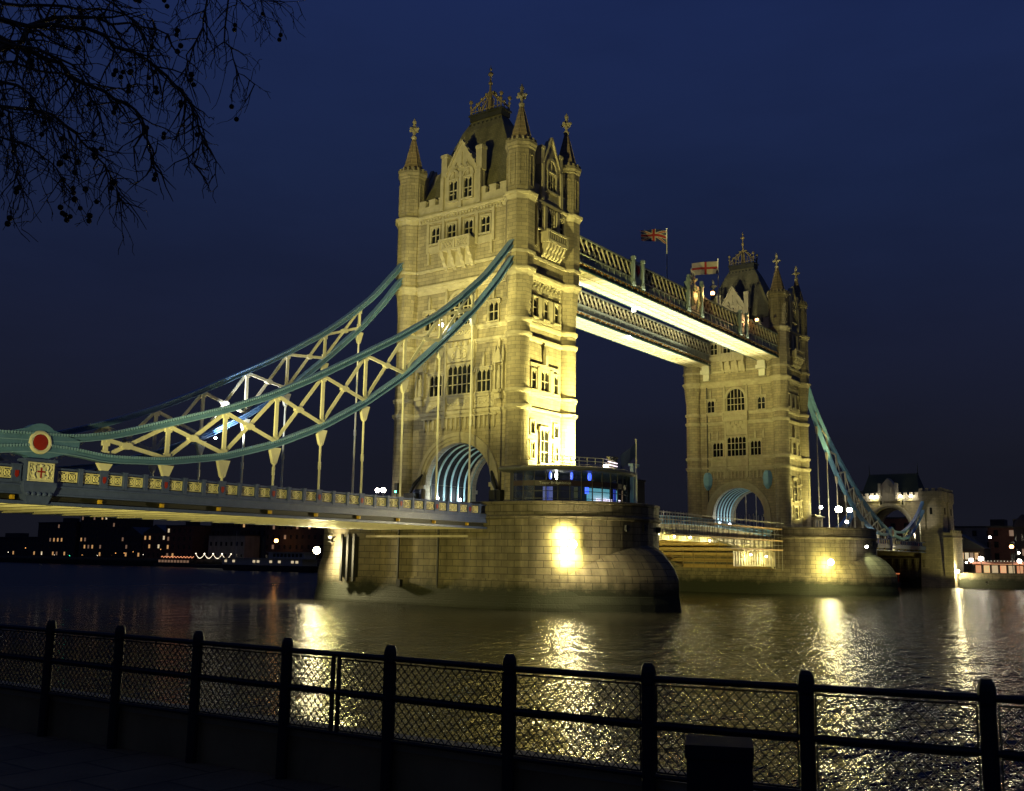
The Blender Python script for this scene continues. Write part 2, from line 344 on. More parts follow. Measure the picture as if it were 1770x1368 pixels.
def window(F, root, u, z0, z1, wd, lights=2, rows=2, arch=False, hood=True, proud=.24, m='trim', pane='glass'):
    mb = MB(); h = wd/2; j = .17
    top = z1
    if arch:
        cz = z1-h; seg = 12
        for i in range(seg):
            a0, a1 = PI*i/seg, PI*(i+1)/seg
            q = [(u+r*math.cos(a), cz+r*math.sin(a)) for r, a in ((h, a0), (h+.42, a0), (h+.42, a1), (h, a1))]
            F.poly(mb, q, 0, proud+.12)
        top = cz
    else:
        F.box(mb, u-h-j, u+h+j, 0, proud, z1, z1+.2)
        if hood:
            F.box(mb, u-h-.3, u+h+.3, 0, proud+.12, z1+.2, z1+.36)
            for sg in (-1, 1): F.box(mb, u+sg*(h+.3)-.1, u+sg*(h+.3)+.1, 0, proud+.1, z1-.25, z1+.199)
    for sg in (-1, 1): F.box(mb, u+sg*h, u+sg*(h+j), 0, proud, z0, top)
    F.box(mb, u-h-j-.08, u+h+j+.08, 0, proud+.14, z0-.2, z0)
    for i in range(1, lights): x = u-h+wd*i/lights; F.box(mb, x-.05, x+.05, 0, .15, z0, (z1-.05 if not arch else cz+math.sqrt(max(0, h*h-(x-u)**2))))
    for i in range(1, rows): z = z0+(z1-z0)*i/rows*(1 if not arch else .86); F.box(mb, u-h, u+h, 0, .13, z-.05, z+.05)
    lw = wd/lights
    if not arch:
        hh = min(.42, lw*.75)
        for i in range(lights):
            a, b = u-h+lw*i, u-h+lw*(i+1); c = (a+b)/2
            F.poly(mb, [(a, z1-hh), (c, z1), (a, z1)], .001, .12); F.poly(mb, [(b, z1), (c, z1), (b, z1-hh)], .001, .12)
    o = mb.build('window', m, root)
    g = MB(); n = .012
    if arch:
        pts = [(u-h, z0), (u+h, z0)]+[(u+h*math.cos(PI*i/14), cz+h*math.sin(PI*i/14)) for i in range(15)]
        g.add([F.P(a, n, z) for a, z in pts], [tuple(range(len(pts)))])
    else: g.add([F.P(u-h, n, z0), F.P(u+h, n, z0), F.P(u+h, n, z1), F.P(u-h, n, z1)], [(0,1,2,3)])
    g.build('pane', pane, o)
    return o
def pinnacle(mb, F, u, z, h, n=.2, s=.16):
    a = F.P(u, n, z)
    mb.frus(a, (s, s), z, a, (s, s), z+h*.45); mb.frus(a, (s*1.3, s*1.3), z+h*.45, a, (.02, .02), z+h)
def finial(mb, c, z, s=1.0):
    mb.lathe(c, [(.12*s, z), (.34*s, z+.25*s), (.38*s, z+.5*s), (.2*s, z+.75*s), (.15*s, z+1.0*s)], 10)
    mb.box(c[0]-.16*s, c[0]+.16*s, c[1]-.16*s, c[1]+.16*s, z+1.0*s, z+2.2*s)
    zz = z+1.55*s
    for dx, dy in ((1,0),(-1,0),(0,1),(0,-1)):
        mb.box(c[0]+dx*.16*s-(abs(dy))*.14*s, c[0]+dx*.56*s+(abs(dy))*.14*s, c[1]+dy*.16*s-abs(dx)*.14*s, c[1]+dy*.56*s+abs(dx)*.14*s, zz-.14*s, zz+.16*s)
        mb.ball((c[0]+dx*.58*s, c[1]+dy*.58*s, zz+.02*s), .21*s, 8, 5)
    mb.lathe(c, [(.13*s, z+2.2*s), (.26*s, z+2.45*s), (.26*s, z+2.65*s), (.12*s, z+2.9*s), (.05*s, z+3.1*s)], 8)
def make_tower(label, X0):
    R = thing('bridge_tower', label, 'tower', (X0, 0, 10.3), 'bridge towers')
    save = ORG[R.name]; ORG[R.name] = Vector((0, 0, 10.3))       # parts are drawn about the tower's own axis
    # main stage
    b = MB()
    lv = [(20.9, 4.9, 9.0, 1.36, 0), (35.0, 4.9, 9.0, 1.36, 0)]
    b.loft([outl(w0, w1, r, z, o) for z, w0, w1, r, o in lv], capb=True)
    b.loft([outl(4.9, 9.0, 1.36, 35.0), outl(4.9, 9.0, 1.38, 36.2, True), outl(4.92, 9.02, 1.58, 38.8, True)])
    b.loft([outl(5.25, 9.4, 1.62, 38.8, True), outl(5.3, 9.45, 1.64, 41.1, True), outl(5.45, 9.65, 1.66, 41.3, True), outl(5.45, 9.65, 1.66, 48.5, True)], capb=True, capt=True)
    # V shaped corbels under the corners of the octagons
    for sx in (-1, 1):
        for sy in (-1, 1):
            cx, cy = sx*A_, sy*B_
            for k in range(8):
                an = PI/8+k*PI/4
                if math.cos(an)*sx < -.5 and math.sin(an)*sy < -.2: continue
                Rv = 1.60/math.cos(PI/8)
                c = (cx+Rv*math.cos(an), cy+Rv*math.sin(an), 38.75)
                m0, m1 = [(cx+1.60*math.cos(an+d), cy+1.60*math.sin(an+d), 38.75) for d in (-PI/8*.86, PI/8*.86)]
                ap = (cx+1.30*math.cos(an), cy+1.30*math.sin(an), 34.6)
                b.add([m0, c, m1, ap], [(0,1,3), (1,2,3), (0,2,1)])
    # ground stage: side walls and the two gate walls with the road arch
    for sy in (-1, 1): b.box(-3.9, 3.9, sy*9.0, sy*6.3, 10.3, 20.9)
    hw, sp, cz = 5.0, 14.1, 19.05
    arc = [(hw*math.cos(PI*i/24), sp+(cz-sp)*math.sin(PI*i/24)) for i in range(25)]
    for sx in (-1, 1):
        x0, x1 = sx*4.9, sx*3.9
        for i in range(24):
            (ya, za), (yb, zb) = arc[i], arc[i+1]
            b.add([(x, y, z) for x in (x0, x1) for y, z in ((ya, za), (yb, zb), (yb, 20.9), (ya, 20.9))], [(0,1,2,3), (7,6,5,4), (0,4,5,1)])
        for s in (-1, 1):
            b.box(x0, x1, s*hw, s*8.0, 10.3, sp)
            b.box(x0, x1, s*hw, s*8.0, sp, 20.9)
    b.build('wall', 'stone', R)
    for sx in (-1, 1):
        for sy in (-1, 1):
            t = MB(); t.lathe((sx*A_, sy*B_), [(1.62, 10.3), (1.62, 11.6), (1.42, 12.0), (1.36, 12.2), (1.36, 20.9)], 20)
            t.build('buttress', 'stone', R)
    # road vault: dark lining and painted ribs
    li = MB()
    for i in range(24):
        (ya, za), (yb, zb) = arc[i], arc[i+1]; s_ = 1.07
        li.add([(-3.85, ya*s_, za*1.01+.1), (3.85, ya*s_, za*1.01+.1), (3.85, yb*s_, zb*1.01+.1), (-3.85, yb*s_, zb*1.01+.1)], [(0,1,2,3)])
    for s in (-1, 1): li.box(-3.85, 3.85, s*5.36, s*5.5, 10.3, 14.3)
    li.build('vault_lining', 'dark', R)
    for k in range(7):
        rb = MB(); x = -4.05+k*1.35
        for i in range(24):
            (ya, za), (yb, zb) = arc[i], arc[i+1]
            q = [(ya, za), (ya*1.028, za+.11), (yb*1.028, zb+.11), (yb, zb)]
            rb.prism(q, 'x', x-.11, x+.11)
        for s in (-1, 1): rb.box(x-.11, x+.11, s*5.0, s*5.14, 11.6, 14.1)
        rb.build('vault_rib', 'ribblue', R)
    # archivolts
    for sx in (-1, 1):
        a = MB()
        for k, (r0, r1, pr) in enumerate(((.02, .38, .10), (.38, .8, .22), (.8, 1.28, .34))):
            for i in range(24):
                a0, a1 = PI*i/24, PI*(i+1)/24
                def e(r, an): return ((hw+r)*math.cos(an), sp+(cz-sp+r)*math.sin(an))
                a.prism([e(r0, a0), e(r1, a0), e(r1, a1), e(r0, a1)], 'x', sx*4.905, sx*(4.905+pr))
            for s in (-1, 1): a.box(sx*4.905, sx*(4.905+pr), s*(hw+r0), s*(hw+r1), 10.3, sp)
        for s in (-1, 1): a.box(sx*4.905, sx*5.35, s*(hw-.02), s*(hw+1.35), sp-.5, sp)
        a.build('arch_moulding', 'trim', R)
    # string courses
    for z, wx, wy, r, o, d in ((22.9, 4.9, 9, 1.36, 0, .27), (24.8, 4.9, 9, 1.36, 0, .24), (31.5, 4.9, 9, 1.36, 0, .25), (33.2, 4.9, 9, 1.36, 0, .24),
                               (39.2, 5.25, 9.4, 1.62, 1, .32), (41.25, 5.45, 9.65, 1.66, 1, .16), (48.4, 5.45, 9.65, 1.66, 1, .40)):
        c = MB(); pr = [(-.62*d/.27*.9, .0), (-.34, .5*d), (-.30, .8*d), (-.08, d), (.06, d), (.16, .1*d), (.17, -.02)]
        if z == 39.2: pr = [(-1.0, -.32)]+pr
        c.loft([outl(wx+q, wy+q, r+max(q, -.1), z+h, bool(o)) for h, q in pr]); c.build('string_course', 'trim', R)
    # battlements
    p = MB()
    for sx in (-1, 1):
        p.box(sx*5.5, sx*5.0, -7.3, 7.3, 48.56, 49.75)
        n = 9
        for i in range(n):
            y0 = -7.3+14.6*i/n+.25
            p.box(sx*5.53, sx*4.97, y0, y0+14.6/n-.62, 49.75, 50.45); p.box(sx*5.6, sx*4.9, y0-.06, y0+14.6/n-.56, 50.45, 50.6)
    for sy in (-1, 1):
        p.box(-3.5, 3.5, sy*9.7, sy*9.2, 48.56, 49.75)
        for i in range(4): x0 = -3.5+i*1.9; p.box(x0, x0+1.15, sy*9.73, sy*9.17, 49.75, 50.45)
    p.build('parapet', 'trim', R)
    # corner turrets with spires
    for sx in (-1, 1):
        for sy in (-1, 1):
            c = (sx*A_, sy*B_); t = MB()
            t.lathe(c, [(1.74, 48.5), (1.74, 54.0)], 8, PI/8)
            t.lathe(c, [(1.74, 54.0), (1.85, 54.15), (1.85, 54.3), (2.0, 54.6), (2.0, 54.95), (1.7, 55.0)], 8, PI/8)
            for k in range(16):
                an = 2*PI*k/16; x, y = c[0]+1.72*math.cos(an), c[1]+1.72*math.sin(an); t.box(x-.14, x+.14, y-.14, y+.14, 54.95, 55.35)
            for k in range(8):          # blind panels on each side
                an = 2*PI*k/8; tx, ty = -math.sin(an), math.cos(an); nx, ny = math.cos(an), math.sin(an); ap = 1.74*math.cos(PI/8)
                for s in (-.34, .34):
                    q = (c[0]+nx*(ap+.03)+tx*s, c[1]+ny*(ap+.03)+ty*s)
                    t.beam((*q, 49.3), (*q, 53.2), .09, .12, (nx, ny, 0))
                for zz in (49.3, 51.0, 53.2):
                    t.beam((c[0]+nx*(ap+.03)-tx*.36, c[1]+ny*(ap+.03)-ty*.36, zz), (c[0]+nx*(ap+.03)+tx*.36, c[1]+ny*(ap+.03)+ty*.36, zz), .12, .1)
            to = t.build('turret', 'stone', R)
            s = MB(); s.lathe(c, [(1.46, 54.96), (1.36, 55.3), (.84, 57.4), (.24, 59.75)], 8, PI/8)
            for k in range(8):
                an = PI/8+2*PI*k/8; s.tube([(c[0]+1.44*math.cos(an), c[1]+1.44*math.sin(an), 55.0), (c[0]+.24*math.cos(an), c[1]+.24*math.sin(an), 59.75)], .06, 5)
            s.build('spire', 'spire', to)
            f = MB(); finial(f, c, 59.65, 1.02); f.build('finial', 'trim', to)
    # great roof with its crest
    r = MB(); r.frus((0,0), (4.75, 8.6), 48.6, (0,0), (1.5, 3.3), 60.6); r.frus((0,0), (1.5, 3.3), 60.6, (0,0), (.8, 2.45), 62.2)
    ro = r.build('roof', 'slate', R)
    l = MB(); l.box(-.95, .95, -2.6, 2.6, 62.2, 62.9); l.box(-1.1, 1.1, -2.75, 2.75, 62.9, 63.15)
    for i in range(8):
        y = -2.45+i*.7
        l.box(-1.12, 1.12, y-.14, y+.14, 61.2, 61.75)
    l.build('ridge_cornice', 'lead', ro)
    c = MB()
    for sx in (-.85, .85):
        for i in range(9):
            y = -2.4+i*.6; hgt = .75+1.2*(1-abs(y)/2.4)
            c.tube([(sx, y, 63.15), (sx*.9, y, 63.15+hgt)], .06, 5); c.ball((sx*.9, y, 63.2+hgt), .13, 6, 4)
        c.beam((sx, -2.4, 63.55), (sx, 2.4, 63.55), .07, .12)
        for s in (-1, 1):
            c.beam((sx, s*2.4, 63.8), (0, 0, 66.3), .12, .2)
            for q in (.25, .5, .75): c.ball((sx*(1-q)+.1, s*2.4*(1-q), 64.1+2.5*q), .2, 6, 4)
    for sx in (-1, 1):
        for sy in (-1, 1):
            c.tube([(sx*.9, sy*2.5, 63.1), (sx*.9, sy*2.5, 65.0)], .08, 5); c.ball((sx*.9, sy*2.5, 65.0), .28, 7, 5); c.ball((sx*.9, sy*2.5, 64.3), .2, 7, 5)
    c.lathe((0,0), [(.5, 63.2), (.35, 65.2), (.14, 66.6), (.10, 68.4)], 8); c.ball((0,0,67.4), .3, 8, 5); c.ball((0,0,68.7), .34, 8, 5); c.ball((0,0,69.4), .2, 8, 5)
    c.tube([(0,0,68.4), (0,0,69.9)], .05, 5); c.box(-.06, .06, -.4, .4, 68.62, 68.78)
    c.build('roof_crest', 'gilt', ro)
    # gables
    for sx in (-1, 1):
        F = Face('x', sx, 5.45); g = MB()
        F.poly(g, [(-3.05,48.6),(3.05,48.6),(3.05,53.0),(2.3,53.5),(0,57.25),(-2.3,53.5),(-3.05,53.0)], -.7, .12)
        F.poly(g, [(-2.5,48.6),(2.5,48.6),(2.5,53.1),(0,56.7),(-2.5,53.1)], -4.2, -.72)
        for s in (-1, 1):
            F.box(g, s*2.35, s*3.25, -.72, .25, 53.0, 55.7); F.box(g, s*2.28, s*3.32, -.8, .33, 55.7, 56.1)
            F.box(g, s*2.7, s*3.2, .12, .42, 48.6, 53.0)
            g.beam(F.P(s*2.45, .1, 53.45), F.P(0, .1, 57.45), .5, .22)
            for k in range(4): q = .15+.22*k; g.ball(F.P(s*2.4*(1-q), .2, 53.75+3.8*q), .2, 6, 4)
        F.box(g, -.22, .22, .12, .4, 48.6, 53.2)
        for k in range(2):                     # blind tracery over the windows
            for i in range(10):
                a0, a1 = PI*i/10, PI*(i+1)/10; u0 = (-1.18, 1.18)[k]
                F.poly(g, [(u0+q*math.cos(a), 52.6+q*1.25*math.sin(a)) for q, a in ((.7,a0),(.92,a0),(.92,a1),(.7,a1))], .12, .32)
            F.box(g, (-1.18,1.18)[k]-.06, (-1.18,1.18)[k]+.06, .12, .28, 52.6, 53.4)
        for q in (-.9, 0, .9):
            F.box(g, q-.06, q+.06, .12, .26, 53.8, 54.6+(.9-abs(q))*1.4)
            F.poly(g, [(q-.35, 53.85), (q, 54.4), (q+.35, 53.85), (q+.25, 53.75), (q, 54.15), (q-.25, 53.75)], .12, .26)
        go = g.build('gable', 'trim', R); pinn = MB(); finial(pinn, F.P(0, -.2, 0), 57.2, .28); pinn.build('gable_finial', 'trim', go)
        F2 = Face('x', sx, 5.57)
        for u in (-1.18, 1.18): window(F2, R, u, 49.6, 52.3, 1.3, 2, 2, hood=False)
    for sy in (-1, 1):
        F = Face('y', sy, 9.65); g = MB()
        F.poly(g, [(-2.2,48.6),(2.2,48.6),(2.2,53.2),(1.7,53.7),(0,57.1),(-1.7,53.7),(-2.2,53.2)], -.7, .12)
        F.poly(g, [(-1.8,48.6),(1.8,48.6),(1.8,53.2),(0,56.6),(-1.8,53.2)], -6.0, -.72)
        for s in (-1, 1):
            F.box(g, s*1.7, s*2.35, -.72, .3, 53.2, 55.2); F.box(g, s*1.62, s*2.42, -.8, .38, 55.2, 55.6)
            F.box(g, s*1.85, s*2.3, .12, .42, 48.6, 53.2)
            g.beam(F.P(s*1.8, .1, 53.65), F.P(0, .1, 57.3), .5, .2)
        for i in range(10):
            a0, a1 = PI*i/10, PI*(i+1)/10
            F.poly(g, [(q*math.cos(a), 52.8+q*1.5*math.sin(a)) for q, a in ((.95,a0),(1.2,a0),(1.2,a1),(.95,a1))], .12, .34)
        F.box(g, -.07, .07, .12, .3, 52.9, 54.4)
        g.build('gable', 'trim', R)
        window(Face('y', sy, 9.77), R, 0, 50.2, 52.6, 1.8, 3, 2, hood=False)
    # long (road) fronts
    for sx in (-1, 1):
        F = Face('x', sx, 5.45); L = Face('x', sx, 4.9)
        for u in (-4.0, -1.35, 1.35, 4.0): window(F, R, u, 44.55, 46.7, 1.35, 2, 2, hood=False)
        d = MB()
        for u in (-5.2, -2.68, 0, 2.68, 5.2): F.box(d, u-.2, u+.2, 0, .3, 43.4, 47.6)
        F.box(d, -5.3, 5.3, 0, .26, 47.25, 47.5)
        for s in (-1, 1): F.box(d, s*2.75, s*5.0, .0, .2, 43.3, 44.2); F.box(d, s*5.0-.14, s*5.0+.14, 0, .35, 41.9, 43.4)
        d.build('window_dressing', 'trim', R); d = MB(); F.box(d, -6.5, 6.6, 0, .13, 47.5, 48.0)
        for i in range(28): u = -6.4+i*.474; F.box(d, u, u+.22, 0, .3, 47.62, 47.95)
        d.build('dentil_band', 'trim', R)
        bl = MB(); F.box(bl, -2.45, 2.45, 0, 1.4, 42.85, 43.05); F.box(bl, -2.5, 2.5, 1.18, 1.45, 44.15, 44.4)
        for s in (-1, 1): F.box(bl, s*2.2, s*2.5, .02, 1.42, 43.05, 44.15)
        F.box(bl, -.15, .15, 1.15, 1.42, 43.05, 44.15); F.box(bl, -2.2, 2.2, 1.2, 1.26, 43.05, 44.15)
        for uc in (-1.15, 1.15):
            for dx in (-.5, 0, .5): bl.beam(F.P(uc+dx-.28, 1.32, 43.2), F.P(uc+dx+.28, 1.32, 44.0), .09, .12); bl.beam(F.P(uc+dx+.28, 1.32, 43.2), F.P(uc+dx-.28, 1.32, 44.0), .09, .12)
            F.box(bl, uc-.85, uc+.85, 1.26, 1.37, 43.1, 43.2); F.box(bl, uc-.85, uc+.85, 1.26, 1.37, 44.0, 44.1)
        for uc in (-2.1, -.75, .75, 2.1):
            pr = [(0, 42.85), (1.3, 42.85), (1.15, 42.3), (.75, 41.9), (.7, 41.5), (.35, 41.1), (.3, 40.8), (0, 40.7)]
            vs = [F.P(uc-.24, n, z) for n, z in pr]+[F.P(uc+.24, n, z) for n, z in pr]; k = len(pr)
            bl.add(vs, [tuple(range(k)), tuple(range(2*k-1,k-1,-1))]+[(i, i+k, (i+1)%k+k, (i+1)%k) for i in range(k)])
        F.poly(bl, [(-2.2,42.85),(2.2,42.85),(2.0,41.0),(-2.0,41.0)], 0, .35)
        bl.build('balcony', 'trim', R)
        window(L, R, 0, 33.55, 37.7, 3.5, 5, 3, arch=True)
        for u in (-5.05, 5.05): window(L, R, u, 33.5, 35.8, 1.4, 2, 2)
        window(L, R, 0, 25.0, 28.6, 3.7, 5, 3, hood=False)
        for u in (-3.75, 3.75): window(L, R, u, 25.0, 27.7, 2.0, 3, 2)
        d = MB()
        for u in (-5.05, 5.05, -3.75, 3.75, -5.35, 5.35):
            pinnacle(d, L, u, 36.2 if abs(u) in (5.05,) else 28.1, 1.8); d.build('window_pinnacle', 'trim', R); d = MB()
        for s in (-1, 1):
            pinnacle(d, L, s*2.25, 36.2, 2.6, .22, .2); L.box(d, s*2.05, s*2.45, 0, .35, 33.5, 36.3); d.build('window_pinnacle', 'trim', R); d = MB()
            L.box(d, s*1.98, s*2.28, 0, .4, 20.95, 31.4); d.build('wall_shaft', 'trim', R); d = MB()
        L.box(d, -2.45, 2.45, 0, .85, 31.55, 31.8); L.box(d, -2.5, 2.5, .62, .9, 33.15, 33.42)
        L.box(d, -2.3, 2.3, .66, .74, 31.8, 33.15)
        for i in range(9): u = -2.1+i*.525; d.ring(L.P(u, .76, 32.45), .22, .06, 'x' if True else 'y', 10, 4)
        L.box(d, -2.5, -2.25, .02, .88, 31.8, 33.15); L.box(d, 2.25, 2.5, .02, .88, 31.8, 33.15)
        d.build('balcony', 'trim', R); d = MB()
        L.poly(d, [(-2.3,31.54),(2.3,31.54),(1.9,29.0),(-1.9,29.0)], 0, .26)          # arms panel
        for u in (-1.2, -.4, .4, 1.2): L.box(d, u-.2, u+.2, .26, .5, 30.9, 31.5)
        for u in (-.75, .75):
            d.ring(L.P(u, .34, 29.75), .38, .11, 'x', 12, 5); d.ball(L.P(u, .3, 30.35), .24, 7, 5); d.ball(L.P(u*.55, .3, 30.15), .2, 7, 5)
        L.poly(d, [(-.28,29.35),(.28,29.35),(.4,30.3),(0,30.6),(-.4,30.3)], .26, .5); d.ball(L.P(0, .32, 30.75), .22, 7, 5)
        d.build('arms_panel', 'trim', R); d = MB()
        L.box(d, -5.3, 5.3, 0, .06, 23.3, 24.2); L.box(d, -5.3, 5.3, 0, .14, 23.15, 23.3); L.box(d, -5.3, 5.3, 0, .14, 24.2, 24.35)
        for i in range(21):
            u = -5.0+i*.5; d.ring(L.P(u, .06, 23.75), .17, .06, 'x', 8, 4)
        d.build('frieze', 'trim', R); d = MB()
        for i in range(16): u = -5.4+i*.72; L.box(d, u-.13, u+.13, 0, .28, 21.0, 22.1); L.poly(d, [(u-.13, 21.0), (u+.13, 21.0), (u, 20.6)], 0, .2)
        L.box(d, -5.8, 5.8, 0, .36, 22.1, 22.3)
        d.build('corbel_table', 'trim', R)
    # river fronts
    for sy in (-1, 1):
        F = Face('y', sy, 9.65); L = Face('y', sy, 9.0)
        window(F, R, 0, 44.9, 47.4, 1.55, 3, 2, hood=False)
        for u in (-2.35, 2.35): window(F, R, u, 44.9, 47.4, .85, 1, 2, hood=False)
        d = MB()
        for u in (-1.35, 1.35): F.box(d, u-.28, u+.28, 0, .42, 42.9, 47.9)
        for u in (-3.0, 3.0): F.box(d, u-.1, u+.1, 0, .3, 42.6, 47.9)
        for i in range(14): u = -3.2+i*.48; F.box(d, u, u+.22, 0, .3, 47.62, 47.95)
        F.box(d, -2.2, 2.2, 0, 1.3, 43.2, 43.4); F.box(d, -2.25, 2.25, 1.08, 1.35, 44.5, 44.75)
        for s in (-1, 1): F.box(d, s*1.85, s*2.25, .03, 1.33, 43.4, 44.5)
        F.box(d, -1.85, 1.85, 1.1, 1.16, 43.4, 44.5); F.box(d, -1.85, 1.85, 1.16, 1.32, 43.4, 43.6)
        for i in range(7): u = -1.5+i*.5; F.box(d, u-.06, u+.06, 1.16, 1.3, 43.6, 44.5)
        for uc in (-1.7, -1.0, -.33, .33, 1.0, 1.7):
            pr = [(0, 43.2), (1.2, 43.2), (1.05, 42.7), (.7, 42.3), (.62, 41.9), (.3, 41.6), (0, 41.5)]
            vs = [F.P(uc-.2, n, z) for n, z in pr]+[F.P(uc+.2, n, z) for n, z in pr]; k = len(pr)
            d.add(vs, [tuple(range(k)), tuple(range(2*k-1,k-1,-1))]+[(i, i+k, (i+1)%k+k, (i+1)%k) for i in range(k)])
        d.build('balcony', 'trim', R)
        for u in (-2.3, 0, 2.3): window(L, R, u, 34.0, 36.4, 1.0, 1, 2, hood=False, proud=.34)
        d = MB()
        for k in range(4):
            for i in range(9):
                u = -3.15+i*.72+(.36 if k % 2 else 0); L.box(d, u, u+.36, 0, .14+.07*k, 37.0+k*.44, 37.0+k*.44+.34)
        L.box(d, -3.2, 3.55, 0, .12, 37.0, 38.7); d.build('corbel_table', 'trim', R); d = MB()
        for u in (-1.15, 1.15): L.box(d, u-.35, u+.35, 0, .25, 33.75, 36.6)
        L.box(d, -3.2, 3.2, 0, .36, 33.4, 33.75)
        for s in (-1, 1):
            for k in range(6): L.box(d, s*2.95, s*(3.3+.2*(k % 2)), 0, .2, 33.8+k*.48, 34.1+k*.48)
        d.build('window_surround', 'trim', R); d = MB()
        L.box(d, -3.1, 3.1, 0, .22, 27.95, 28.4)                                   # framed group of windows
        for u in (-1.35, 1.35): L.box(d, u-.3, u+.3, 0, .3, 25.0, 27.95)
        pinnacle(d, L, 0, 28.4, 2.6, .22, .26); L.box(d, -3.2, 3.2, 0, .34, 24.9, 25.05)
        d.build('window_surround', 'trim', R)
        window(L, R, 0, 25.2, 27.7, 1.7, 2, 2, hood=False)
        for u in (-2.35, 2.35): window(L, R, u, 25.2, 27.5, .85, 1, 2, hood=False)
        window(L, R, 0, 16.6, 20.6, 1.6, 2, 3, hood=True)
        for u in (-2.5, 2.5):
            window(L, R, u, 19.9, 21.4, .8, 1, 1, hood=False); window(L, R, u, 17.0, 18.9, .85, 2, 2, hood=False); window(L, R, u, 13.9, 15.6, .85, 2, 2, hood=False)
        window(L, R, 0, 13.4, 15.6, 1.7, 2, 2, hood=False)
    ORG[R.name] = save
    return R
T1 = make_tower('near stone bridge tower with statue niches behind the suspension chain', 0)
T2 = copy_tree(T1); T2.location = (82.3, 0, 10.3); ORG[T2.name] = Vector((82.3, 0, 10.3))
T2['label'] = 'far stone bridge tower with two blue lanterns beside its road arch'
def extras():
    # statue niches of the near tower
    L = Face('x', -1, 4.9); ORG[T1.name] = Vector((0, 0, 10.3))
    for u in (-6.15, 6.15):
        d = MB(); L.box(d, u-.62, u+.62, 0, .8, 24.6, 25.0); L.box(d, u-.5, u+.5, 0, .55, 23.9, 24.6)
        for s in (-1, 1): L.box(d, u+s*.45, u+s*.65, 0, .5, 25.0, 28.4); pinnacle(d, L, u+s*.6, 28.4, 2.0, .35, .14)
        L.poly(d, [(u-.75, 28.2), (u+.75, 28.2), (u, 30.2)], 0, .65); pinnacle(d, L, u, 30.0, 1.3, .3, .12)
        n = d.build('niche', 'trim', T1)
        s = MB(); c = L.P(u, .3, 0); s.lathe(c, [(.34, 25.0), (.36, 25.6), (.27, 26.4), (.33, 27.0), (.28, 27.3), (.12, 27.4), (.16, 27.65), (.12, 27.9), (.02, 27.98)], 10); s.build('statue', 'trim', n, True)
    ib = MB()                       # iron brackets and dark springers beside the road arch
    for s in (-1, 1):
        ib.tube([(-5.3, s*5.3, 15.4), (-5.9, s*6.0, 14.2), (-6.0, s*6.6, 13.2)], [.12, .28, .22], 6); ib.box(-6.3, -5.3, s*5.8, s*7.4, 10.3, 13.1)
    ib.build('gate_bracket', 'black', T1)
    dp = MB(); dp.box(-5.25, -5.0, 5.5, 6.9, 10.3, 13.6); dp.build('gate_door', 'navy', T1)
    # far tower: lanterns and white brackets under the walkways
    ORG[T2.name] = Vector((82.3, 0, 10.3)); F = Face('x', -1, 4.9, 82.3)
    for s in (-1, 1):
        m = MB(); c = F.P(s*5.9, .25, 0); m.lathe(c, [(.25, 18.7), (.8, 19.5), (.95, 20.7), (.8, 21.6), (.5, 22.0)], 6, PI/6); m.build('lantern', 'blue', T2)
        br = MB(); F.box(br, s*5.6-.75, s*5.6+.75, 0.3, 1.3, 41.6, 43.0); F.box(br, s*5.6-.95, s*5.6+.95, .3, 1.6, 40.9, 41.6); F.box(br, s*5.6-.6, s*5.6+.6, .3, 1.0, 39.6, 40.9)
        br.build('walkway_bracket', 'white', T2)
    dp = MB(); dp.tube([F.P(5.9, .15, 43), F.P(5.9, .15, 11)], .11, 6); dp.build('drain_pipe', 'lead', T2)
extras()

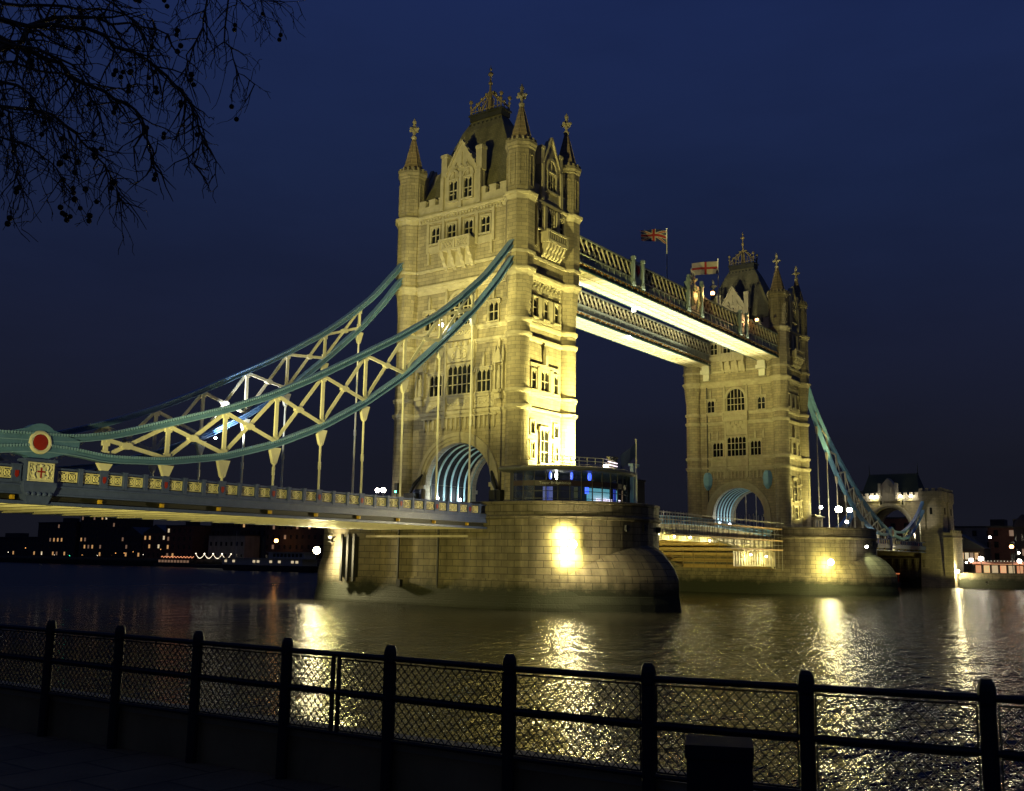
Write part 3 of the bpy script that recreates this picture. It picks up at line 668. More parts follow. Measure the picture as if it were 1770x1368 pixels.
# ------------------------------------------------------------------ piers
def make_pier(X0, label):
    R = thing('bridge_pier', label, 'bridge pier', (X0, 0, 0), 'bridge piers')
    def plan(off, z, ny=11.0, hx=10.65, cy=12.0):
        P = []
        for i in range(25): t = PI*i/24; P.append((X0+(hx+off)*math.cos(t), cy+(ny+off)*math.sin(t), z))
        for i in range(25): t = PI+PI*i/24; P.append((X0+(hx+off)*math.cos(t), -cy+(ny+off)*math.sin(t), z))
        return P
    b = MB()
    b.loft([plan(.8, -1.5), plan(.55, .3), plan(.3, 1.2), plan(.12, 2.0), plan(0, 3.2), plan(0, 9.5)])
    b.loft([plan(0, 9.5), plan(.22, 9.6), plan(.28, 9.85), plan(.10, 10.0), plan(.05, 10.05), plan(.05, 11.2), plan(.16, 11.22), plan(.16, 11.45), plan(-.1, 11.52), plan(-.5, 11.52), plan(-.5, 10.25)], capt=True)
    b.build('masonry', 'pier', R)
    for s in (-1, 1):
        c = MB(); n = 24; lo = []; rows = 7
        outer = []; inner = []
        for i in range(n+1):
            t = PI*i/n; q = t/PI
            # bow: hugs the rounded wall, then runs out to a point under the nose
            k = max(0, 1-abs(q-.5)/.31); e = 3.65*k**1.25; h = max(0, (math.sin(t)-.5)/.5)
            outer.append((X0+10.75*math.cos(t), s*(11.95+11.08*math.sin(t)+e)))
            inner.append((X0+10.55*math.cos(t), s*(11.9+11.0*math.sin(t)), 3.3+3.7*h**.9))
        foot = [(X0+(x-X0)*1.05, y+s*.5*(1 if True else 0), -1.5) for x, y in outer]; f2 = [(X0+(x-X0)*1.02, y+s*.15, .9) for x, y in outer]
        top = [(x, y, 3.3) for x, y in outer]
        R_ = [foot, f2, [(x, y, 1.6) for x, y in outer], top]
        for k in range(1, rows+1):
            q = k/rows; rr = []
            for (x, y, z), (xi, yi, zi) in zip(top, inner):
                e = .55*(1-math.cos(q*PI/2))+.45*q; h = .55*math.sin(q*PI/2)+.45*q
                rr.append((x+(xi-x)*e, y+(yi-y)*e, z+(zi-z)*h))
            R_.append(rr)
        vs = [p for r in R_ for p in r]; w_ = n+1; fs = []; uvs = []
        cum = [0]
        for i in range(n): cum.append(cum[-1]+math.hypot(outer[i+1][0]-outer[i][0], outer[i+1][1]-outer[i][1]))
        for k in range(len(R_)-1):
            for i in range(n):
                fs.append((k*w_+i, k*w_+i+1, (k+1)*w_+i+1, (k+1)*w_+i))
                vv = [R_[k][i][2], R_[k][i+1][2], R_[k+1][i+1][2], R_[k+1][i][2]]
                uvs.append([(cum[i], vv[0]), (cum[i+1], vv[1]), (cum[i+1], vv[2]), (cum[i], vv[3])])
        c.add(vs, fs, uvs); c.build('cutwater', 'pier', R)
    d = MB()                        # small dark drain mouths and fixings
    for i, (t, z) in enumerate(((250, 8.7), (265, 8.8), (285, 8.7), (300, 8.8))):
        t = math.radians(t); x, y = X0+10.68*math.cos(t), -12+11.03*math.sin(t); d.box(x-.16, x+.16, y-.16, y+.16, z-.3, z+.35)
    d.build('drain_mouth', 'black', R)
    return R
P1 = make_pier(0, 'near granite pier with the round glass cabin on its nose')
P2 = make_pier(82.3, 'far granite pier rising from the river beyond the scaffolding')
def pier_bits():
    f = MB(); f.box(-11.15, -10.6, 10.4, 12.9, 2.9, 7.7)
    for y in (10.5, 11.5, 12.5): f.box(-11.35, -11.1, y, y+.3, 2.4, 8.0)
    f.build('fender_shade_block', 'black', P1)  # black ribbed block added in place of a shadow band on the wall
    s = MB(); s.box(-10.95, -10.6, -6.5, 9.0, 7.6, 7.85); s.build('ledge', 'trim', P1)
    k = MB()
    for y in (-2.2, 3.8): k.box(-10.85, -10.6, y, y+.16, 2.0, 9.2)
    k.build('drain_pipe', 'lead', P1)
    m = MB(); m.box(-11.2, -10.6, 3.1, 3.7, 2.0, 2.8); m.build('mooring_ring', 'black', P1)
pier_bits()

# ------------------------------------------------------------------ suspension chains
HX = [-13.72, -19.15, -24.6, -30.05, -35.45, -40.75, -46.1, -51.45, -56.68]
UP = [(-5.6, 43.3), (-6.65, 42.1), (-11.53, 36.9), (-15.58, 33.6), (-19.39, 30.8), (-25.55, 27.1), (-30.5, 24.45), (-36.17, 21.45), (-41.42, 18.92), (-46.2, 17.05), (-51.5, 15.33), (-55.98, 13.9), (-59.2, 13.25), (-61.8, 13.15),
      (-66, 12.95), (-71.5, 13.1), (-77, 14.4), (-82, 16.2), (-87, 18.6), (-91.5, 21.4)]
LO = [(-5.6, 41.0), (-6.48, 40.5), (-9.33, 36.9), (-13.48, 32.6), (-18.78, 28.0), (-24.48, 23.4), (-30.22, 19.7), (-35.5, 16.88), (-40.78, 14.75), (-46.16, 13.18), (-51.57, 12.3), (-56.7, 12.03), (-59.2, 12.35), (-61.8, 12.4),
      (-65, 12.0), (-70, 11.5), (-75, 11.8), (-80, 13.2), (-85.5, 15.8), (-91.5, 19.2)]
def ev(c, x):
    for (x0, z0), (x1, z1) in zip(c, c[1:]):
        if x1 <= x <= x0: return z0+(z1-z0)*(x-x0)/(x1-x0)
    return c[-1][1]
def smooth_curve(c, n):
    xs = [-5.6+(-91.5+5.6)*i/n for i in range(n+1)]
    zs = [ev(c, x) for x in xs]
    for _ in range(2): zs = [zs[0]]+[(zs[i-1]+2*zs[i]+zs[i+1])/4 for i in range(1, n)]+[zs[-1]]
    return list(zip(xs, zs))
def make_chain(mir, yc, label):
    f = (lambda x: 82.3-x) if mir else (lambda x: x)
    R = thing('suspension_chain', label, 'suspension chain', (f(-61.8), yc, 10.4), 'suspension chains')
    wd = .52
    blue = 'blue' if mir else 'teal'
    for nm, c in (('upper_chord', UP), ('lower_chord', LO)):
        mb = MB(); fl = MB(); pts = smooth_curve(c, 120)
        for k, (hh, ww) in enumerate(((.40, .34), (.06, .70), (.06, .70), (.10, .50), (.04, .80))):
            off = (0, .225, -.225, 0, .275)[k]
            vs = []; fs = []
            for i, (x, z) in enumerate(pts):
                x0, z0 = pts[max(i-1, 0)]; x1, z1 = pts[min(i+1, len(pts)-1)]; d = math.hypot(x1-x0, z1-z0); nx, nz_ = -(z1-z0)/d, (x1-x0)/d
                if nz_ < 0: nx, nz_ = -nx, -nz_
                for a, b in ((-1,-1),(1,-1),(1,1),(-1,1)):
                    vs.append((f(x+nx*(off+b*hh/2)), yc+a*ww/2, z+nz_*(off+b*hh/2)))
            for i in range(len(pts)-1):
                for j in range(4): fs.append((i*4+j, i*4+(j+1)%4, i*4+4+(j+1)%4, i*4+4+j))
            (fl if k in (1, 2, 4) else mb).add(vs, fs)
        if not mir and yc < 0 or nm == 'upper_chord' and not mir:
            for i in range(0, 360):                                    # rivet heads along the flange edges
                x = -16-i*.21
                if x < -88: break
                z = ev(pts, x)
                for s in (-1, 1): fl.box(x-.04, x+.04, yc+s*.34, yc+s*.42, z+.14, z+.32)
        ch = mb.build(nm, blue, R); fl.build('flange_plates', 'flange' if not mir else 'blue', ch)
    hx2 = HX+[-67, -72, -77.2, -82.4, -87.6]
    for x in HX[:]+[-72, -77.2, -82.4, -87.6]:
        zu, zl = ev(UP, x)-.25, ev(LO, x)+.25
        if zu-zl > .5:
            p = MB(); p.beam((f(x), yc, zl), (f(x), yc, zu), .16, .34, (1,0,0)); p.box(f(x)-.3, f(x)+.3, yc-.1, yc+.1, zu-.45, zu); p.box(f(x)-.3, f(x)+.3, yc-.1, yc+.1, zl, zl+.4); p.build('truss_post', 'cream', R)
        b = MB(); z = ev(LO, x)-.28; t = max(11.1, z-1.35); w0 = .62
        if t < z-.2:
            b.add([(f(x)+a*k, yc+s*.16, zz) for s in (-1, 1) for a, k, zz in ((-1, w0, z), (1, w0, z), (1, .2, t), (-1, .2, t))], [(0,1,2,3), (7,6,5,4), (0,4,5,1), (1,5,6,2), (2,6,7,3), (3,7,4,0)])
            b.build('hanger_bracket', 'cream', R)
        if z-1.3 > 11.4:
            h = MB(); h.tube([(f(x), yc, z-1.2), (f(x), yc, 11.0)], .105, 8); zz = 11+(z-11)*.42
            h.tube([(f(x), yc, zz-.35), (f(x), yc, zz+.35)], .15, 8); h.lathe((f(x), yc), [(.2, z-1.45), (.2, z-1.15)], 8); h.build('hanger_rod', 'cream', R)
    seq = [-8.6]+HX+[-60.3]
    bays = list(zip([-13.72]+HX[1:-1], HX[1:])) + [(-72, -77.2), (-77.2, -82.4), (-82.4, -87.6)]
    for xa, xb in bays:
        br = MB(); ua, ub, la, lb = ev(UP, xa)-.25, ev(UP, xb)-.25, ev(LO, xa)+.25, ev(LO, xb)+.25
        br.beam((f(xa), yc+.09, ua), (f(xb), yc+.09, lb), .14, .30, (0,0,1)); br.beam((f(xa), yc-.09, la), (f(xb), yc-.09, ub), .14, .30, (0,0,1))
        # where the two diagonals cross
        d1, d2 = lb-ua, ub-la; k = (la-ua)/(d1-d2) if abs(d1-d2) > 1e-6 else .5; xc = xa+(xb-xa)*k; zc = ua+d1*k
        br.prism([(f(xc)+dx*.46, zc+dz*.26) for dx, dz in ((-1,-.4),(-.4,-1),(.4,-1),(1,-.4),(1,.4),(.4,1),(-.4,1),(-1,.4))], 'y', yc-.19, yc+.19)
        br.build('truss_brace', 'cream', R)
    p = MB(); x = f(-61.83); zc = 12.77
    p.lathe((0, 0), [(1.32, -.32), (1.32, .32)], 28); V = [(x+a, yc+c, zc+b) for a, b, c in p.v]; p.v = V
    p.prism([(f(-58.9), 12.45), (f(-58.9), 13.15), (f(-61), 13.75), (f(-62.6), 13.75), (f(-65), 13.1), (f(-65), 12.2), (f(-62.6), 11.75), (f(-61), 11.75)], 'y', yc-.3, yc+.3)
    po = p.build('pin_plate', blue, R)
    for sg in (-1, 1):
        q = MB(); q.ring((x, yc+sg*.34, zc), .68, .15, 'y', 32, 8); q.build('pin_ring', 'cream', po)
        q = MB(); q.lathe((0, 0), [(.58, .30), (.58, .40), (.45, .44), (.05, .47)], 24); q.v = [(x+a, yc+sg*c, zc+b) for a, b, c in q.v]; q.build('pin_boss', 'red', po)
    return R
make_chain(False, -8.75, 'near teal suspension chain with red disc, closest to the camera at left')
make_chain(False, 8.75, 'teal suspension chain seen through and behind the nearest chain')
make_chain(True, -8.75, 'bright blue suspension chain dropping from the far tower toward the abutment')
make_chain(True, 8.75, 'blue suspension chain on the far side of the southern span')

# ------------------------------------------------------------------ side spans
def make_span(mir, label):
    f = (lambda x: 82.3-x) if mir else (lambda x: x)
    R = thing('side_span', label, 'bridge span', (f(-51), 0, 10.0), 'side spans of the bridge')
    d = MB(); d.box(f(-95), f(-10.4), -8.5, 8.5, 9.7, 10.05); d.build('road_deck', 'asphalt', R)
    for s in (-1, 1):
        k = MB(); k.box(f(-95), f(-10.4), s*5.6, s*8.5, 10.05, 10.2); k.build('footway', 'paving', R)
        g = MB(); y = s*8.75
        g.box(f(-95), f(-10.4), y-s*.35, y+s*.14, 9.15, 9.98); g.box(f(-95), f(-10.4), y-s*.35, y+s*.30, 9.72, 9.85); g.box(f(-95), f(-10.4), y-s*.3, y+s*.24, 9.15, 9.28)
        g.box(f(-95), f(-10.4), y-s*.5, y+s*.2, 8.5, 8.72)
        g.build('edge_girder', 'navy', R); g = MB(); g.box(f(-95), f(-10.4), y-s*.5, y-s*.3, 8.72, 9.15); g.build('girder_web_shade', 'black', R)  # recessed web painted black to carry the shade under the cornice
        # parapet: rail, posts, pierced panels
        r = MB(); r.box(f(-95), f(-10.6), y-.13, y+.13, 11.0, 11.13); r.box(f(-95), f(-10.6), y-.16, y+.16, 9.98, 10.12); r.build('parapet_rail', 'navy', R)
        xs = []; hs = [-8.3]+HX
        for i in range(len(hs)-1):
            for q in range(3): xs.append((hs[i]+(hs[i+1]-hs[i])*q/3, q == 0))
        xs.append((-56.68, True)); xs += [(-58.5, False), (-60.4, False)]
        xs = [t for t in xs if t[0] < -10.8]
        x = -63.2
        while x > -90: xs.append((x, int((x+63.2)/1.79) % 3 == 0)); x -= 1.79
        for i, (x, big) in enumerate(xs):
            p = MB(); w_ = .30 if big else .15
            p.box(f(x)-w_, f(x)+w_, y-.2, y+.2, 10.0, 11.12); p.box(f(x)-w_*1.15, f(x)+w_*1.15, y-.24, y+.24, 11.12, 11.2); p.box(f(x)-w_*1.1, f(x)+w_*1.1, y-.23, y+.23, 9.98, 10.14)
            po = p.build('parapet_post', 'navy', R)
            if big:
                q = MB(); q.prism([(f(x)-.13, 10.75), (f(x)+.13, 10.75), (f(x)+.13, 10.4), (f(x), 10.25), (f(x)-.13, 10.4)], 'y', y+s*.2, y+s*.24); q.build('shield', 'red', po)
                if not mir or s < 0:
                    q = MB(); q.box(f(x)-.12, f(x)+.12, y-s*.31, y-s*.02, 8.8, 9.08); q.box(f(x)-.08, f(x)+.08, y-s*.02, y+s*.03, 8.86, 9.02); q.build('girder_boss', 'yellow', R)
        if not (mir and s > 0):
            for (x0, b0), (x1, b1) in zip(xs, xs[1:]):
                if abs(x1-x0) > 2.5 or (mir and x1 < -70): continue
                p = MB(); a, b = f(x0), f(x1); a, b = min(a, b)+.20, max(a, b)-.20; zl, zh = 10.2, 10.92; c = (a+b)/2; zc = (zl+zh)/2; w_ = (b-a)
                p.box(a, b, y-.04, y+.04, zl, zl+.07); p.box(a, b, y-.04, y+.04, zh-.07, zh); p.box(a, a+.07, y-.04, y+.04, zl+.07, zh-.07); p.box(b-.07, b, y-.04, y+.04, zl+.07, zh-.07)
                for q in (-1, 1):
                    p.ring((c+q*w_*.24, y, zc), .2, .045, 'y', 10, 4); p.beam((c+q*w_*.24-.3, y, zc-.3), (c+q*w_*.24+.3, y, zc+.3), .06, .07, (0,1,0)); p.beam((c+q*w_*.24-.3, y, zc+.3), (c+q*w_*.24+.3, y, zc-.3), .06, .07, (0,1,0))
                p.box(c-.05, c+.05, y-.035, y+.035, zl+.07, zh-.07)
                for q in (-1, 1): p.box(c+q*w_*.24-.07, c+q*w_*.24+.07, y-.05, y+.05, zc-.09, zc+.09)
                po = p.build('parapet_panel', 'gold', R)
                bk = MB(); bk.box(a, b, y-s*.10, y-s*.06, zl, zh); bk.build('panel_back', 'navy', po)
    # soffit: cross girders, buckled plates, longitudinal stringers
    sf = MB(); sf.box(f(-95), f(-10.5), -8.3, 8.3, 9.3, 9.4)
    n = 31
    for i in range(n): x = -12-i*2.68; sf.box(f(x)-.16, f(x)+.16, -8.25, 8.25, 8.56, 9.3); sf.box(f(x)-.3, f(x)+.3, -8.25, 8.25, 8.48, 8.56); sf.beam((f(x), -8, 8.9), (f(x-2.68), 0, 8.9), .14, .14); sf.beam((f(x), 8, 8.9), (f(x-2.68), 0, 8.9), .14, .14)
    for yy in (-6.6, -4.4, -2.2, 0, 2.2, 4.4, 6.6): sf.box(f(-95), f(-10.5), yy-.09, yy+.09, 8.75, 9.3); sf.box(f(-95), f(-10.5), yy-.2, yy+.2, 8.69, 8.75)
    sf.build('deck_underside', 'soffit', R)
    # block with the city shield under each pin
    for s in (-1, 1):
        y = s*8.75; b = MB(); x = f(-61.7)
        b.box(x-1.05, x+1.05, y-.45, y+s*.42 if s > 0 else y+.45, 9.9, 11.5) if False else b.box(x-1.05, x+1.05, y-.5, y+.5, 9.9, 11.42)
        b.box(x-1.18, x+1.18, y-.6, y+.6, 9.75, 10.0); b.box(x-1.15, x+1.15, y-.58, y+.58, 11.42, 11.6)
        b.add([(x+q*1.2, y+e*.62, 9.75) for q, e in ((-1,-1),(1,-1),(1,1),(-1,1))]+[(x+q*.75, y+e*.4, 8.55) for q, e in ((-1,-1),(1,-1),(1,1),(-1,1))], [(0,1,2,3),(7,6,5,4),(0,4,5,1),(1,5,6,2),(2,6,7,3),(3,7,4,0)])
        for i in range(5): q = x-.8+i*.4; b.ball((q, y+s*.52, 9.2), .16, 6, 4)
        bo = b.build('pin_pedestal', 'navy', R)
        if mir and s > 0: continue
        y2 = y+s*.5; e = MB(); x0, x1 = x-.92, x+.92
        for a in ((x0, x1, 10.06, 10.13), (x0, x1, 11.29, 11.36), (x0, x0+.07, 10.13, 11.29), (x1-.07, x1, 10.13, 11.29)): e.box(a[0], a[1], y2, y2+s*.1, a[2], a[3])
        e.box(x0+.07, x1-.07, y2, y2+s*.015, 10.13, 11.29)
        e.prism([(x-.30, 11.02), (x+.30, 11.02), (x+.30, 10.62), (x+.18, 10.38), (x, 10.26), (x-.18, 10.38), (x-.30, 10.62)], 'y', y2+s*.015, y2+s*.07)
        for q in (-1, 1):                # winged supporters either side of the shield, and a helm over it
            e.tube([(x+q*.36, y2+s*.06, 10.25), (x+q*.55, y2+s*.07, 10.5), (x+q*.42, y2+s*.07, 10.8), (x+q*.5, y2+s*.07, 11.1), (x+q*.34, y2+s*.06, 11.2)], [.05, .09, .075, .06, .04], 6)
            e.tube([(x+q*.5, y2+s*.05, 10.6), (x+q*.74, y2+s*.05, 11.05), (x+q*.82, y2+s*.05, 10.65), (x+q*.62, y2+s*.05, 10.45)], .045, 5)
            e.tube([(x+q*.5, y2+s*.05, 10.3), (x+q*.8, y2+s*.05, 10.2), (x+q*.78, y2+s*.05, 10.42)], .04, 5); e.ball((x+q*.72, y2+s*.05, 11.18), .07, 6, 4)
        e.ball((x, y2+s*.05, 11.15), .12, 8, 5)
        eo = e.build('arms_panel', 'cream', bo)
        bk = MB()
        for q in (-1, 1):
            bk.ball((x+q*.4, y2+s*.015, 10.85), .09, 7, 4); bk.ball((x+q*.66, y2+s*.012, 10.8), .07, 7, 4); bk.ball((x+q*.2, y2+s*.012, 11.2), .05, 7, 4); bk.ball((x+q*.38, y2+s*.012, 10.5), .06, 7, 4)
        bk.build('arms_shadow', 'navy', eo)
        cx = MB(); cx.box(x-.055, x+.055, y2+s*.07, y2+s*.09, 10.3, 11.0); cx.box(x-.28, x-.055, y2+s*.07, y2+s*.09, 10.68, 10.79); cx.box(x+.055, x+.28, y2+s*.07, y2+s*.09, 10.68, 10.79); cx.build('arms_cross', 'red', eo)
    return R
make_span(False, 'near blue side span with pierced gold parapet panels and shield block')
make_span(True, 'far side span running from the far pier to the abutment gatehouse')

# ------------------------------------------------------------------ bascule between the piers
def make_bascule():
    R = thing('bascule_span', 'closed lifting road span between the two piers, lit gold from below', 'bridge span', (41.15, 0, 8))
    def dz(x): return 11.0-1.1*((x-41.15)/30.5)**2-.3
    def bz(x): t = abs(x-41.15)/30.5; return 9.3-5.0*t**1.7
    XS = [10.9+60.5*i/30 for i in range(31)]
    d = MB()
    for a, b in zip(XS, XS[1:]): d.add([(a,-8.6,dz(a)),(b,-8.6,dz(b)),(b,8.6,dz(b)),(a,8.6,dz(a)),(a,-8.6,dz(a)-.3),(b,-8.6,dz(b)-.3),(b,8.6,dz(b)-.3),(a,8.6,dz(a)-.3)], [(0,1,2,3),(7,6,5,4),(0,4,5,1),(2,6,7,3)])
    d.build('road_deck', 'asphalt', R)
    for y in (-8.6, 8.6):
        g = MB()
        for a, b in zip(XS, XS[1:]):
            q = [(a, bz(a)), (b, bz(b)), (b, dz(b)-.3), (a, dz(a)-.3)]
            g.prism(q, 'y', y-.15, y+.15); g.prism([(a, bz(a)-.08), (b, bz(b)-.08), (b, bz(b)), (a, bz(a))], 'y', y-.4, y+.4)
        for x in XS[::2]: g.box(x-.08, x+.08, y-.3, y+.3, bz(x), dz(x)-.3)
        g.build('main_girder', 'soffit', R)
    c = MB()
    for i, x in enumerate(XS[::2]):
        z = bz(x); c.box(x-.10, x+.10, -8.4, 8.4, z+.05, z+.55); c.box(x-.30, x+.30, -8.4, 8.4, z-.06, z+.05)
    c.build('cross_girder', mat('ochre_paint', (.44, .29, .09), .6, var=.3, vs=2), R)
    for s in (-1, 1):
        p = MB(); y = s*8.75
        for a, b in zip(XS, XS[1:]):
            za, zb = dz(a), dz(b)
            for lo, hi, t in ((1.12, 1.25, .14), (.0, .16, .16)): p.prism([(a, za+lo), (b, zb+lo), (b, zb+hi), (a, za+hi)], 'y', y-t, y+t)
        p.build('parapet_rail', 'blue', R)
        q = MB()
        for a, b in zip(XS, XS[1:]):
            for k in range(4): x = a+(b-a)*k/4; q.box(x-.05, x+.05, y-.05, y+.05, dz(x)+.16, dz(x)+1.12)
            q.prism([(a, dz(a)+.62), (b, dz(b)+.62), (b, dz(b)+.7), (a, dz(a)+.7)], 'y', y-.05, y+.05)
        q.build('parapet_grille', 'blue', R)
        w_ = MB()
        for a, b in zip(XS, XS[1:]): w_.prism([(a, dz(a)-1.25), (b, dz(b)-1.25), (b, dz(b)), (a, dz(a))], 'y', y-.06, y+.06)
        for x in XS: w_.box(x-.07, x+.07, y-.14, y+.14, dz(x)-1.24, dz(x)-.01); w_.box(x-.5, x+.5, y-.1, y+.1, dz(x)-1.24, dz(x)-1.1)
        w_.build('fascia', 'soffit', R)
    return R
make_bascule()
def scaffold():
    R = thing('scaffolding', 'tube scaffolding with plank platforms hung along the lifting span', 'scaffolding', (50, -10, 6))
    t = MB(); y0, y1 = -9.3, -10.6
    xs = [24+1.75*i for i in range(28)]
    rnd = random.Random(3)
    for i, x in enumerate(xs):
        zlo = 8.6-4.2*max(0, (x-41)/30)**1.5
        for y in (y0, y1):
            t.tube([(x, y, zlo-.3*rnd.random()), (x, y, 12.1+(.9 if x > 52 else .1)+rnd.random()*.3)], .035, 5)
    for z in (7.6, 8.4, 9.2, 10.2, 11.2, 12.2):
        for y in (y0, y1):
            xa = 24 if z > 9 else 48
            t.tube([(xa, y, z+rnd.uniform(-.05,.05)), (72, y, z+rnd.uniform(-.1,.1))], .035, 5)
    for i in range(0, 26, 3): t.tube([(xs[i], y1-.05, 8.4), (xs[i+2], y1-.05, 11.2)], .03, 5)
    for x in xs[::2]:
        for z in (9.2, 11.2): t.tube([(x, y0+.3, z), (x, y1-.2, z)], .03, 5)
    t.build('tube_frame', 'pole', R)
    for z, xa in ((9.0, 30), (11.0, 44), (7.4, 50)):
        p = MB(); p.box(xa, 71.5, y1, y0, z, z+.07); p.box(xa, 71.5, y1-.05, y1, z+.07, z+.22); p.build('platform', 'wood', R)
    s = MB(); s.box(24, 48, -9.15, -9.1, 8.3, 9.55); 
    for i in range(24): s.tube([(24.5+i, -9.08, 8.3), (24.6+i, -9.2, 9.6)], .06, 5)
    s.build('sheeting', 'tarp', R)
    s = MB(); s.box(54, 71.4, -9.15, -9.1, 4.7, 7.2)
    for i in range(16): s.tube([(54.5+i*1.05, -9.2, 4.7), (55.0+i*1.05, -9.2, 7.2)], .04, 5); s.tube([(55.0+i*1.05, -9.2, 4.7), (54.5+i*1.05, -9.2, 7.2)], .04, 5)
    s.build('netting', 'tarp', R)
    h = MB()                                       # hanging slung planks under the span, each row lower toward the pier
    for k in range(7):
        x = 44+k*4.4; z = 8.1-k*.62; h.box(x, x+.6, -9.4, 9.0, z-.1, z)
        for q in range(9): yy = -8.8+q*2.1; h.tube([(x+.3, yy, z-.45), (x+.3, yy, z+1.2)], .03, 4)
    h.build('slung_planks', 'wood', R)
scaffold()

# ------------------------------------------------------------------ high walkways
def make_walkway(sg, label):
    ya, yb = sg*5.15, sg*8.9       # inner and outer girder
    R = thing('high_walkway', label, 'walkway', (41.15, sg*7.1, 42.5), 'high walkways')
    x0, x1 = 5.45, 76.85
    f = MB(); f.box(x0, x1, ya-sg*.12, yb+sg*.12, 42.46, 42.7); nb = 44; st = (x1-x0)/nb
    for i in range(nb+1): x = x0+i*st; f.box(x-.06, x+.06, ya, yb, 42.38, 42.46)
    for y in (ya+sg*1.2, ya+sg*2.4): f.box(x0, x1, y-.07, y+.07, 42.36, 42.46)
    for i in range(nb): f.beam((x0+i*st, ya+sg*.3, 42.42), (x0+(i+1)*st, yb-sg*.3, 42.42), .10, .07); f.beam((x0+i*st, yb-sg*.3, 42.43), (x0+(i+1)*st, ya+sg*.3, 42.43), .08, .06)
    f.build('soffit', 'soffit', R)
    r = MB(); r.add([(x, y, z) for x in (x0, x1) for y, z in ((ya-sg*.35, 46.9), (yb+sg*.35, 46.9), (yb-sg*.2, 47.25), ((ya+yb)/2, 47.55), (ya+sg*.2, 47.25))], [(0,1,2,3,4), (9,8,7,6,5), (0,5,6,1), (1,6,7,2), (2,7,8,3), (3,8,9,4), (4,9,5,0)]); r.build('roof', 'lead', R)
    for y, o in ((ya, -sg), (yb, sg)):
        g = MB()
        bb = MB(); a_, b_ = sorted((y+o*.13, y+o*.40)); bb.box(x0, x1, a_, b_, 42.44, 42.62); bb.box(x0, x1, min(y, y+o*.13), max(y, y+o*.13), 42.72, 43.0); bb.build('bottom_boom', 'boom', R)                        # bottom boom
        g.box(x0, x1, y-.10, y+.10, 43.0, 44.55)                                                              # web plate
        g.box(x0, x1, y-.22, y+o*.42, 43.28, 43.42); g.box(x0, x1, y-.2, y+o*.30, 44.5, 44.66); g.box(x0, x1, y-.2, y+o*.3, 46.7, 46.9)
        for i in range(nb+1):
            x = x0+i*st
            g.box(x-.07, x+.07, y+o*.1, y+o*.18, 43.42, 44.5)
            g.add([(x+q, y+o*d, z) for q in (-.1, .1) for d, z in ((.1, 42.75), (.1, 43.28), (.4, 43.28))], [(0,1,2), (5,4,3), (0,3,4,1), (1,4,5,2), (2,5,3,0)])
        g.build('girder', 'girder', R)
        l = MB(); n2 = 54; s2 = (x1-x0)/n2
        for i in range(n2):
            xa, xb = x0+i*s2, x0+(i+1)*s2
            l.beam((xa, y, 44.66), (xb, y, 46.7), .12, .26, (0,1,0)); l.beam((xb, y+o*.09, 44.66), (xa, y+o*.09, 46.7), .12, .26, (0,1,0))
        l.build('lattice', 'lattice', R)
        bk = MB(); bk.box(x0, x1, y-o*.25, y-o*.2, 44.66, 46.7); bk.build('glazing', 'glass', R)
        gd = MB(); gd.box(x0, x1, y+o*.28, y+o*.31, 43.1, 43.2)
        for i in range(nb*2): x = x0+(i+.5)*st/2; gd.box(x-.13, x+.13, y+o*.3, y+o*.44, 43.05, 43.26)
        gd.build('gilt_bosses', 'dullgilt', R)
    yo = yb+sg*.45
    for xc, hw, hi, big in ((22.9, 1.35, 47.7, 0), (41.15, 2.3, 48.6, 1), (59.7, 1.35, 47.7, 0)):
        for s in (-1, 1):
            p = MB(); x = xc+s*hw
            p.lathe((x, yo), [(.42, 43.4), (.42, 43.9), (.29, 44.0), (.29, hi-.5), (.40, hi-.4), (.42, hi-.1), (.34, hi)], 8, PI/8)
            p.box(x-.25, x+.25, yb-.2*sg, yo, 43.3, hi-.4)
            if big: p.lathe((x, yo), [(.42, hi), (.3, hi+.3), (.34, hi+.5), (.1, hi+.7)], 8)
            p.build('pillar', 'pillar', R)
        p = MB(); p.box(xc-hw+.35, xc+hw-.35, yo-sg*.25, yo-sg*.1, 44.0, hi-.5); p.box(xc-hw+.35, xc+hw-.35, yo-sg*.1, yo, 43.6, 43.8)
        e = p.build('arms_board', 'cream', R); y2 = yo-sg*.1
        a = MB()
        if big:
            a.prism([(xc-.7, 46.9), (xc+.7, 46.9), (xc+.7, 46.0), (xc, 44.9), (xc-.7, 46.0)], 'y', y2, y2+sg*.14)
            for q in (-1, 1): a.tube([(xc+q*.9, y2+sg*.1, 44.5), (xc+q*1.35, y2+sg*.1, 45.4), (xc+q*1.0, y2+sg*.1, 46.3), (xc+q*1.3, y2+sg*.1, 47.1), (xc+q*.9, y2+sg*.1, 47.5)], [.12, .22, .18, .16, .1], 6)
            a.ball((xc, y2+sg*.1, 47.4), .4, 8, 5); a.build('arms', 'gold', e)
            fi = MB(); finial(fi, (xc, yo-sg*.2), 47.6, .85); fi.build('arms_finial', 'gold', e)
        else:
            a.prism([(xc-.5, 46.6), (xc+.5, 46.6), (xc+.5, 45.7), (xc, 44.9), (xc-.5, 45.7)], 'y', y2, y2+sg*.1); a.tube([(xc-.3, y2+sg*.1, 46.3), (xc+.25, y2+sg*.1, 45.9), (xc-.2, y2+sg*.1, 45.4)], .09, 5)
            a.build('shield', 'red', e)
    return R
make_walkway(-1, 'nearer high walkway with heraldic pillars, glowing cream underneath')
make_walkway(1, 'farther high walkway seen below and behind the nearer one')

